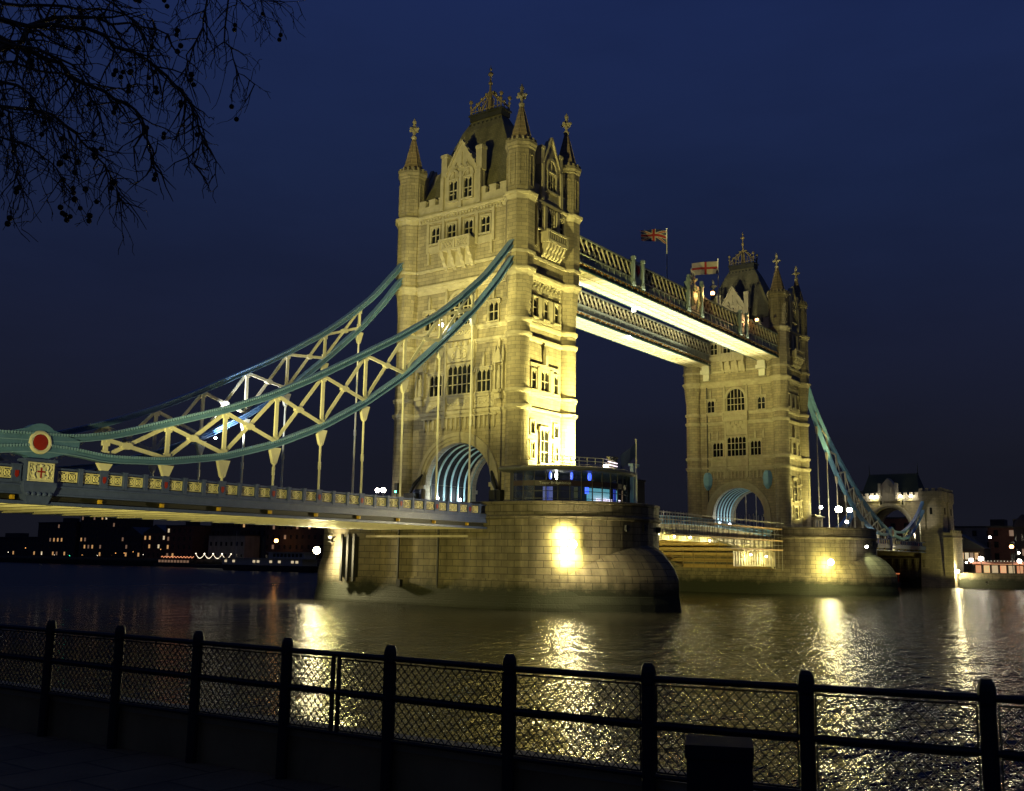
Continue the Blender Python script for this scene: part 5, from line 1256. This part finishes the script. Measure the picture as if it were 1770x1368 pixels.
def leftlights():
    # quay lamps, strings of bulbs
    R = thing('light_string', 'red and white zigzag string of bulbs along the pontoon', 'string lights', (172, 300, 4.0), 'strings of bulbs')
    c = MB(); b = MB(); pts = []
    for i in range(41): y = 311-22.5*i/40; pts.append((172, y, 4.2+.25*math.sin(i*1.6)))
    c.tube(pts, .03, 4); c.build('cable', 'black', R)
    for p in pts: b.ball(p, .17, 6, 4)
    b.build('bulbs', 'e_bulbr', R)
    R = thing('light_string', 'white swagged string of bulbs on posts beside the red string', 'string lights', (172, 275, 4.0), 'strings of bulbs')
    c = MB(); b = MB()
    for k in range(4):
        ya = 287-5.8*k; c.tube([(172, ya, .8), (172, ya, 6.0)], .06, 5)
        for i in range(12): q = i/11; b.ball((172, ya-5.8*q, 5.8-1.9*(1-(2*q-1)**2)), .15 if 0 < i < 11 else .28, 6, 4)
    c.build('posts', 'black', R); b.build('bulbs', 'e_bulb', R)
    P = thing('pontoon', 'low dark pontoon moored below the strings of bulbs', 'pontoon', (171, 290, 0))
    m = MB(); m.box(169.5, 174, 262, 313, -.4, 1.4); m.box(170.2, 173.5, 288, 311, 1.4, 3.3); m.build('hull', 'hull', P)
    w_ = MB()
    for i in range(10): w_.box(170.1, 170.2, 289+i*2.2, 290.5+i*2.2, 1.9, 2.9)
    w_.build('lit_window', 'e_dim', P)
    rnd = random.Random(5)
    tot = [(455,'e_lamp',.45,5.2),(438,'e_orange',.5,7.5),(422,'e_lamp',.3,4.5),(410,'e_cool',.3,4.2),(396,'e_green',.3,4.0),(385,'e_orange',.35,4.4),(372,'e_lamp',.3,4.2),(357,'e_orange',.45,5.5),(350,'e_orange',.4,5.6),(343,'e_orange',.35,6.2),(335,'e_lamp',.35,5.0),(322,'e_orange',.4,7.5)]
    tot = [(y, {'e_lamp': 'e_quay', 'e_cool': 'e_quay', 'e_orange': 'e_quayo'}.get(m_, m_), r, z) for y, m_, r, z in tot]
    for i, (y, m_, r, z) in enumerate(tot):
        lamp('quay_lamp', ['lamp', 'light'][0]+' number', (179, y, z), r*.42, m_, (), 'quay lamps on the far left bank', (179, y, 3.2))['label'] = 'quay lamp standing on the far left bank among dark buildings'
    E_ = thing('quay_wall', 'long dark quay wall along the far left bank', 'wall', (177, 300, 0))
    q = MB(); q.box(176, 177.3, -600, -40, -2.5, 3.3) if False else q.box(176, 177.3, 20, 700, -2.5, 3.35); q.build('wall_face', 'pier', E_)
    # moored white ship
    S = thing('moored_ship', 'white passenger ship with lit saloon windows moored beyond the near pier', 'ship', (140, 200, 0))
    h = MB(); pl = [(0, -26), (3.6, -18), (4.2, 0), (4.2, 16), (3, 25), (-3, 25), (-4.2, 16), (-4.2, 0), (-3.6, -18)]
    h.loft([[(140+a*k, 203-b*k*1.0, z) for a, b in pl] for z, k in ((-.6, .92), (.8, .97), (2.0, 1.0), (2.05, .97))], capt=True, capb=True); h.build('hull', 'hull', S)
    d = MB(); d.box(136.6, 143.4, 182, 224, 2.05, 4.3); d.box(136.2, 143.8, 180, 226, 4.3, 4.45); d.box(137.3, 142.7, 182, 200, 4.45, 6.5); d.box(137, 143, 181, 201, 6.5, 6.65); d.build('superstructure', 'shipw', S)
    w_ = MB()
    for i in range(8): w_.box(137.24, 137.3, 183+i*1.9, 184.3+i*1.9, 5.0, 6.1)
    w_.build('wheelhouse_window', 'glass', S)
    w_ = MB()
    for i in (0, 1, 4, 6, 9, 10, 15, 17): w_.box(136.5, 136.6, 184+i*2.2, 185.2+i*2.2, 2.9, 3.7)
    w_.build('lit_window', 'e_winw', S)
    f = MB(); f.lathe((140, 206), [(.75, 4.4), (.7, 11.5), (.85, 11.7), (.85, 12.0)], 12); f.build('funnel', 'hull', S)
    m = MB(); m.tube([(140, 221, 4.4), (140, 221, 14)], [.12, .05], 6); m.build('mast', 'shipw', S)
    lamp('ship_lamp', 'orange round lamp hanging over the moored ship', (178.5, 244, 11.4), .8, 'e_orange', (), None, (178.5, 244, 3.2))
leftlights()

# ------------------------------------------------------------------ right bank
def rightbank():
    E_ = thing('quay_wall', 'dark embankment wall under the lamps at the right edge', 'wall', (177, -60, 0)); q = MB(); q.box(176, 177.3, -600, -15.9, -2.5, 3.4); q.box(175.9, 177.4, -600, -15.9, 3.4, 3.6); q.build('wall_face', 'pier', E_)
    building('red_brick_building', 'red brick building with dark corner tower on the right bank', 222, -27, -14.5, 16.5, 'brickred', .10, 21, 'buildings on the right bank', 14, floors=4)
    t = thing('corner_tower', 'dark octagonal corner tower attached right of the red brick building', 'tower', (222, -25, 3.2)); m = MB(); m.lathe((221.5, -24.0), [(2.6, 3.2), (2.6, 16.3), (2.9, 16.5), (1.9, 18.6), (.2, 20.2)], 8); m.build('shaft', 'brickdark', t)
    for k in range(6):
        w_ = MB(); a = PI+(-1+k % 3)*PI/4; zz = 8.5 if k < 3 else 12.6; w_.box(221.5+2.42*math.cos(a)-.25, 221.5+2.42*math.cos(a)+.25, -24+2.42*math.sin(a)-.25, -24+2.42*math.sin(a)+.25, zz, zz+1.9); w_.build('window', 'e_dim' if k in (1, 5) else 'glass', t)
    building('house', 'low dark house with a row of orange windows near the gatehouse', 205, -16.5, -4, 10.2, 'brickdark', .0, 22, 'buildings on the right bank', 8, 'gable', 2)
    w_ = thing('lit_gallery', 'row of warm lit windows below the dark house roof', 'windows', (204, -11, 8)); b = MB(); b.box(203.4, 204.6, -15.5, -6.5, 6.8, 7.2); b.box(203.4, 204.6, -15.5, -6.5, 9.0, 9.3); b.build('frame', 'wood', w_)
    for i in range(7): p = MB(); p.box(203.7, 203.8, -15.2+i*1.24, -14.3+i*1.24, 7.2, 9.0); p.build('window', ['e_win', 'e_dim', 'e_winw', 'e_win', 'e_dim', 'e_win', 'e_dim'][i], w_)
    building('warehouse', 'dark brick block seen through the gatehouse arch', 214, -3.5, 16, 19, 'brickred', .08, 31, 'buildings on the right bank')
    building('warehouse', 'dark block at the right edge of the picture', 226, -60, -28, 13.5, 'brickdark', .05, 23, 'buildings on the right bank')
    building('office_block', 'pale topped block behind the red brick building', 236, -22, -2, 17.0, 'render', .02, 24, 'buildings on the right bank')
    R = thing('restaurant', 'low riverside restaurant glowing red behind its windows', 'restaurant', (188, -26, 3.4))
    b = MB(); b.box(187, 193, -45, -17, 3.2, 3.6); b.box(192.6, 193, -45, -17, 3.6, 6.0); b.build('wall', 'brickdark', R)
    r = MB(); r.prism([(186, 6.0), (193.5, 6.0), (193.5, 6.6), (187, 6.5)], 'y', -45.5, -16.5); r.build('awning', 'brickred', R)
    for i in range(14):
        p = MB(); y = -17.6-i*1.95; p.box(186.95, 187.05, y-1.6, y-.2, 3.7, 5.6); p.build('lit_window', ['e_winr', 'e_win', 'e_dim', 'e_winr', 'e_dim', 'e_winr', 'e_dim'][i % 7], R)
    for i in range(15): p = MB(); y = -17.4-i*1.95; p.box(186.9, 187.1, y-.12, y+.12, 3.6, 6.0); p.build('mullion', 'black', R)
    st = MB(); st.box(186.85, 186.95, -45, -17, 5.85, 6.0); st.build('light_strip', 'e_winr', R)
    S = thing('light_string', 'long straight string of white bulbs above the restaurant', 'string lights', (185, -30, 7)); c = MB(); b = MB()
    c.tube([(185, -16.5, 6.8), (185, -30, 6.55), (185, -46, 6.9)], .03, 4); c.build('cable', 'black', S)
    for i in range(38): b.ball((185, -16.6-i*.77, 6.72), .08, 6, 4)
    b.build('bulbs', 'e_bulb', S)
    g = 'lamps on the right bank'
    for pos, r, m_, lb in (((183, -14.55, 12.6+.6), .45, 'e_orange', 'orange street lamp rising beside the gatehouse outwork'), ((186, -26.8, 10.4), .5, 'e_orange', 'orange street lamp at the right edge of the picture'),
                           ((203, -18.6, 13.2), .35, 'e_lamp', 'high white lamp above the dark house roof'), ((186, -17.0, 6.9), .5, 'e_lamp', 'left of the two bright lamp posts by the restaurant'), ((186, -19.4, 7.3), .62, 'e_lamp', 'right of the two bright lamp posts by the restaurant'),
                           ((186, -11.9, 6.6), .3, 'e_lamp', 'first small lamp right of the gatehouse'), ((189, -13.0, 6.4), .26, 'e_lamp', 'second small lamp right of the gatehouse'), ((192, -14.6, 6.3), .26, 'e_lamp', 'third small lamp right of the gatehouse'),
                           ((200, -26.0, 9.0), .28, 'e_lamp', 'white lamp under the dark corner tower'), ((186, -28.4, 6.8), .5, 'e_lamp', 'white lamp cut by the right edge of the picture')):
        lamp('street_lamp', lb, pos, r, m_, (), g, (pos[0], pos[1], 3.2))
    lamp('floodlight', 'dazzling lamp on the embankment wall at the right', (175.3, -15.9, 4.0), .45, 'e_flood', (), G, back=(.8, .6, .1))
    bt = thing('river_boat', 'small boat glowing orange under the far side span', 'boat', (160, -3.5, 0)); h = MB()
    h.loft([[(160+a*k, -3.5+b*k, z) for a, b in ((-5, 0), (-3, -1.7), (4, -1.7), (5, 0), (4, 1.7), (-3, 1.7))] for z, k in ((-.3, .85), (1.2, 1.0), (1.25, .96))], capt=True, capb=True); h.build('hull', 'hull', bt)
    c = MB(); c.box(156.8, 163.2, -4.9, -2.1, 3.4, 3.6)
    for x in (157, 160, 163): 
        for y in (-4.8, -2.2): c.tube([(x, y, 1.2), (x, y, 3.4)], .06, 5)
    c.build('canopy', 'red', bt); l = MB()
    for i in range(7): l.ball((156.7, -4.7+i*.42, 3.2), .17, 6, 4); l.ball((157+i, -5.0, 3.2), .17, 6, 4)
    l.box(157.5, 162.5, -4.4, -2.6, 1.5, 2.6); l.build('cabin_light', 'e_winr', bt)
    vn = thing('van', 'small white van with a blue light on the far side span', 'van', (160, -5.2, 10.1)); b = MB()
    b.box(157, 162, -6.2, -4.2, 10.5, 12.4); b.prism([(155.6, 10.5), (157, 10.5), (157, 12.3), (156.5, 11.6), (155.6, 11.4)], 'y', -6.2, -4.2); b.build('body', 'white', vn)
    for x in (156.8, 161): w_ = MB(); w_.lathe((0, 0), [(.36, -.12), (.36, .12)], 12); w_.v = [(x+a, -6.15+c_, 10.5+b_) for a, b_, c_ in w_.v]; w_.build('wheel', 'black', vn)
    w_ = MB(); w_.box(157.4, 161.6, -6.23, -6.2, 11.4, 12.1); w_.build('window', 'glass', vn); w_ = MB(); w_.box(157.2, 157.8, -5.6, -4.8, 12.4, 12.6); w_.build('beacon', 'e_blue', vn)
rightbank()
# lamps and signal on the near deck
R = lamp('deck_lamp', 'twin white lamp on the roadway left of the near tower', (-9.3, 8.0, 13.3), .3, 'e_lamp', (), None, (-9.3, 8.0, 10.2))
tw = MB(); tw.ball((-9.9, 8.4, 13.25), .26, 10, 7); tw.build('second_lens', 'e_lamp', R)
def signal():
    R = thing('traffic_light', 'black traffic signal showing green left of the road arch', 'traffic light', (-7.0, 7.9, 10.2))
    p = MB(); p.tube([(-7, 7.9, 10.2), (-7, 7.9, 13.2)], .07, 6); p.build('post', 'black', R)
    b = MB(); b.box(-7.2, -6.8, 7.65, 8.15, 13.0, 14.3); b.build('head', 'black', R)
    g = MB(); g.lathe((0, 0), [(.14, 0), (.14, .05)], 10); g.v = [(-7.2-c, 7.9+a, 13.25+b_) for a, b_, c in g.v]; g.build('green_lens', 'e_green', R)
signal()
# scaffold lamps
for i, (x, z, lb) in enumerate(((26.5, 9.0, 'first work lamp from the near pier along the scaffolding'), (31.5, 8.8, 'second work lamp from the near pier along the scaffolding'), (36.5, 8.8, 'third work lamp from the near pier along the scaffolding'), (43.0, 8.5, 'fourth work lamp from the near pier along the scaffolding'), (58.5, 6.6, 'work lamp hung on the netting, left one'), (65, 6.4, 'work lamp hung on the netting close to the far pier'))):
    R = lamp('work_lamp', lb, (x, -10.2, z), .16, 'e_lamp', (), 'work lamps on the scaffolding'); point(R, (x, -10.0, z-.3), 420 if i < 4 else 300, WARM, .1)
R = lamp('work_lamp', 'white work lamp at the very edge of the near pier roadway', (27, -9.3, 12.2), .3, 'e_lamp', (), None)
uplight('flood box beneath the lifting span on the inner face of the near pier', (11.6, 3, 3.6), (((60, -3, 6), 52000, WARM, 54),))
# lamp on the pillars of the walkway
R = lamp('arms_lamp', 'orange lamp beside the coat of arms at mid walkway', (45.2, -10.4, 47.5), .32, 'e_orange', (((41.5, -9.4, 46.5), 900, (1, .55, .16), 110, .05),), 'lamps on the walkway arms')
R = lamp('arms_lamp', 'orange lamp beside the arms board nearest the far tower', (63.0, -10.4, 46.8), .28, 'e_orange', (((60, -9.4, 46), 900, (1, .6, .22), 110, .05),), 'lamps on the walkway arms')

# ------------------------------------------------------------------ foreground railing
def railing():
    A = Vector((-92.684, -66.34, 3.4)); D = Vector((.0635, -.998, 0)).normalized(); nrm = Vector((D.y, -D.x, 0))
    R = thing('riverside_railing', 'black iron railing with wire mesh along the foreground', 'railing', A)
    al = [-2.28, -1.17, -.064, 1.051, 2.170, 3.29, 4.416, 5.537, 6.648, 7.713, 8.738, 9.75, 10.75]
    dz = lambda a: .055*max(0, (a-6.2)/2.5)
    for a in al:
        p = MB(); c = A+D*a; z = 3.4
        p.lathe((c.x, c.y), [(.048, z-.1), (.047, z+.75), (.046, z+1.0+dz(a)), (.052, z+1.02+dz(a)), (.052, z+1.09+dz(a)), (.045, z+1.125+dz(a)), (.030, z+1.15+dz(a))], 10); p.build('post', 'black', R)
    def bar(name, h, r):
        m = MB(); m.tube([A+D*a+Vector((0, 0, h+dz(a))) for a in al], r, 7); m.build(name, 'black', R)
    bar('top_rail', 1.045, .024); bar('mid_rail', .745, .021); bar('bottom_rail', .42, .018)
    for i, (a0, a1) in enumerate(zip(al, al[1:])):
        for z0, z1 in ((.765, 1.005), (.445, .72)):
            m = MB(); s0, s1 = a0+.058, a1-.058
            spans = [(s0, s1)] if not (i == 5) else [(s0, 3.80), (3.90, s1)]
            for u0, u1 in spans:
                def Q(u, z): return A+D*u+Vector((0, 0, z+dz(u)))
                for pa, pb in (((u0, z0), (u1, z0)), ((u0, z1), (u1, z1)), ((u0, z0), (u0, z1)), ((u1, z0), (u1, z1))): m.tube([Q(*pa), Q(*pb)], .0065, 5)
                pt = .070; hgt = z1-z0; k = int((u1-u0+hgt)/pt)+1
                for j in range(k+1):
                    for sg in (1, -1):
                        b0 = u0-hgt+j*pt if sg > 0 else u0+j*pt
                        # a wire climbing at 45 degrees, clipped to the panel
                        if sg > 0: ua, ub = max(b0, u0), min(b0+hgt, u1)
                        else: ua, ub = max(b0-hgt, u0), min(b0, u1)
                        if ub-ua < .01: continue
                        za, zb = (z0+(ua-b0), z0+(ub-b0)) if sg > 0 else (z0+(b0-ua), z0+(b0-ub))
                        if min(za, zb) < z0-.02 or max(za, zb) > z1+.02: continue
                        wv = nrm*(.002*sg); m.tube([Q(ua, za)+wv, Q(ub, zb)+wv], .0044, 4, False)
                for q in np.arange(u0+.15, u1, .33):
                    m.tube([Q(q, z1), Q(q, z1+.03)], .006, 4); m.tube([Q(q, z0-.03), Q(q, z0)], .006, 4)
            m.build('mesh_panel', 'black', R)
    g = MB()
    for u in (3.82, 3.88): c = A+D*u; g.beam((c.x, c.y, 3.82), (c.x, c.y, 4.43), .025, .025)
    g.build('gate_stile', 'black', R)
    W = thing('river_wall', 'low dark concrete wall with stone coping below the railing', 'wall', A)
    w_ = MB(); a, b = A+D*-60, A+D*60; o = nrm*.16
    def slab(mb, n0, n1, z0, z1): mb.add([(*(p+nrm*n)[:2], z) for z in (z0, z1) for p, n in ((a, n0), (b, n0), (b, n1), (a, n1))], [(0,1,2,3), (7,6,5,4), (0,4,5,1), (1,5,6,2), (2,6,7,3), (3,7,4,0)])
    side = 1 if nrm.x > 0 else -1
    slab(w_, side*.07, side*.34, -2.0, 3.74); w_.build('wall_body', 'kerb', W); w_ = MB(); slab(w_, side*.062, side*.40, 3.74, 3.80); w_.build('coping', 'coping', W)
    return A, D, nrm
RA, RD, RN = railing()
def bin_():
    c = Vector((-93.93, -74.25, 3.4)); R = thing('litter_bin', 'dark square litter bin standing before the railing at right', 'bin', c)
    ang = math.atan2((c-CAM).y, (c-CAM).x)
    def rot(mb):
        ca, sa = math.cos(ang), math.sin(ang); mb.v = [(c.x+x*ca-y*sa, c.y+x*sa+y*ca, c.z+z) for x, y, z in mb.v]; return mb
    b = MB(); b.frus((0, 0), (.135, .145), .04, (0, 0), (.137, .147), .95); rot(b).build('body', 'dark', R)
    l = MB(); l.box(-.143, .143, -.153, .153, .95, 1.01); rot(l).build('lid', 'dark', R)
    l = MB(); l.box(-.141, .141, -.151, .151, .42, .445); rot(l).build('band', 'dark', R)
    f = MB(); f.box(-.12, .12, -.12, .12, 0, .04); rot(f).build('foot', 'black', R)
bin_()

# ------------------------------------------------------------------ plane tree overhanging the upper left
def tree():
    rnd = random.Random(11)
    def at(px, py, d):
        v = _f+_r2*((px-885)/FPX)-_u2*((py-684)/FPX); return CAM+v*d
    base = Vector((-98.7, -68.6, 3.4))
    R = thing('plane_tree', 'bare plane tree with hanging seed balls in the upper left', 'tree', base)
    t = MB(); t.tube([base, base+Vector((.05, 0, 1.2)), base+Vector((.15, -.1, 3.2)), base+Vector((.5, -.3, 5.2)), base+Vector((.8, -.3, 7.0)), base+Vector((1.2, -.1, 9.0)), base+Vector((1.5, .2, 11.5))], [.36, .30, .27, .22, .17, .12, .05], 12); t.build('trunk', 'bark', R, True)
    cr = MB(); balls = []
    fork1 = base+Vector((.45, -.28, 4.9)); fork2 = base+Vector((.75, -.3, 6.6)); fork3 = base+Vector((.1, -.05, 2.6))
    def wobble(pts, amt, sub=3):
        o = [pts[0]]
        for a, b in zip(pts, pts[1:]):
            for k in range(1, sub+1):
                q = a.lerp(b, k/sub)
                if not (b is pts[-1] and k == sub): q = q+Vector((rnd.gauss(0, 1), rnd.gauss(0, 1), rnd.gauss(0, 1)))*amt*(b-a).length
                o.append(q)
        return o
    def twig(p, d, ln, r, lvl):
        n = max(3, int(ln/.09)); pts = [p]; q = p.copy(); d = d.normalized()
        for i in range(n):
            d = (d+Vector((rnd.gauss(0, .25), rnd.gauss(0, .25), rnd.gauss(0, .22)-.16))).normalized(); q = q+d*(ln/n); pts.append(q)
        rs = [max(r*(1-.7*i/n), .0020) for i in range(n+1)]
        cr.tube(pts, rs, 4, False)
        if lvl > 0:
            for i in range(1, n+1):
                if rnd.random() < (.62 if lvl > 1 else .46):
                    a = Vector((rnd.gauss(0, 1), rnd.gauss(0, 1), rnd.gauss(0, .8)-.35)); twig(pts[i], d*.5+a.normalized()*.8, ln*rnd.uniform(.28, .55), max(r*.55, .003), lvl-1)
        elif rnd.random() < .13: balls.append(pts[-1])
        if lvl == 1 and rnd.random() < .22: balls.append(pts[-1])
    limbs = [ # (start, [(px,py,depth)...], radius, twig level)
        (fork2, [(-60, 20, 6.6), (60, 42, 6.9), (150, 52, 7.1), (230, 92, 7.2), (290, 132, 7.3), (322, 168, 7.3), (340, 205, 7.3), (350, 242, 7.3), (336, 285, 7.3)], .045),
        (fork1, [(-40, 95, 6.7), (31, 79, 6.9), (80, 102, 7.0), (140, 142, 7.1), (200, 170, 7.2), (245, 196, 7.2), (254, 250, 7.2), (262, 288, 7.2)], .05),
        (fork1, [(-50, 190, 6.6), (40, 184, 6.8), (90, 200, 6.9), (130, 232, 7.0), (165, 265, 7.0), (186, 292, 7.0), (198, 325, 7.0), (212, 350, 7.0)], .035),
        (fork2, [(0, -60, 7.4), (150, -60, 7.8), (300, -50, 7.9), (356, 0, 8.0), (350, 50, 8.0), (326, 98, 8.0), (321, 128, 8.0)], .035),
        (fork2, [(100, -120, 7.8), (300, -90, 8.2), (394, -10, 8.3), (391, 70, 8.3), (411, 122, 8.3), (440, 146, 8.3)], .03),
        (fork1, [(-60, 130, 6.2), (20, 140, 6.3), (60, 175, 6.4), (100, 225, 6.4), (118, 270, 6.4)], .03),
        (fork1, [(-60, 150, 6.0), (10, 190, 6.1), (24, 260, 6.1), (40, 330, 6.1)], .025),
        (fork2, [(-50, 60, 7.0), (31, 79, 7.0), (50, 46, 7.1), (80, 36, 7.2), (140, 30, 7.4), (220, 40, 7.6), (290, 60, 7.6)], .06),
        (fork1, [(-50, 100, 7.2), (60, 120, 7.4), (130, 140, 7.5), (185, 150, 7.6), (260, 150, 7.6)], .03),
        (fork2, [(-40, 10, 7.2), (70, 10, 7.4), (180, 15, 7.6), (250, 25, 7.7)], .04), (fork2, [(-40, -30, 7.0), (90, -30, 7.0), (200, 10, 7.2), (260, 90, 7.2), (255, 130, 7.2)], .03),
        (fork1, [(-60, 60, 6.4), (60, 80, 6.5), (120, 110, 6.6), (160, 170, 6.6), (175, 210, 6.6)], .03), (fork1, [(-60, 240, 6.6), (30, 240, 6.8), (75, 270, 6.8), (105, 300, 6.8), (110, 320, 6.8)], .022),
        (fork2, [(60, -60, 7.6), (160, -20, 7.7), (240, 30, 7.8), (275, 80, 7.8)], .025), (fork2, [(300, -80, 8.3), (420, -20, 8.4), (452, 3, 8.4), (478, 2, 8.4)], .02),
    ]
    for st, px, r in limbs:
        pts = wobble([st]+[at(*p) for p in px], .045); n = len(pts)
        cr.tube(pts, [max(.46*r*(1-.85*i/n), .0045) for i in range(n)], 6, False)
        for i in range(2, n):
            q = i/n; d = (pts[i]-pts[i-1]).normalized()
            for k in range(3):
                if rnd.random() < .70:
                    a = Vector((rnd.gauss(0, 1), rnd.gauss(0, 1), rnd.gauss(0, .7)-.45)); twig(pts[i], d*.6+a.normalized()*.8, rnd.uniform(.22, .60)*(1-.45*q), max(r*.16, .004), 2 if q < .9 else 1)
    cr.build('crown', 'bark', R)
    rnd.shuffle(balls)
    proto = None
    for p in balls[:98]:
        dn = .05+rnd.random()*.06; c = p-Vector((rnd.gauss(0, .01), rnd.gauss(0, .01), dn))
        m = MB(); m.tube([p, c], .0014, 4, False); m.ball(c, rnd.uniform(.017, .022), 8, 6)
        if rnd.random() < .5: m.ball(c+Vector((rnd.gauss(0, .01), rnd.gauss(0, .01), -.036)), .019, 8, 6)
        m.build('seed_ball', 'seed', R)
tree()
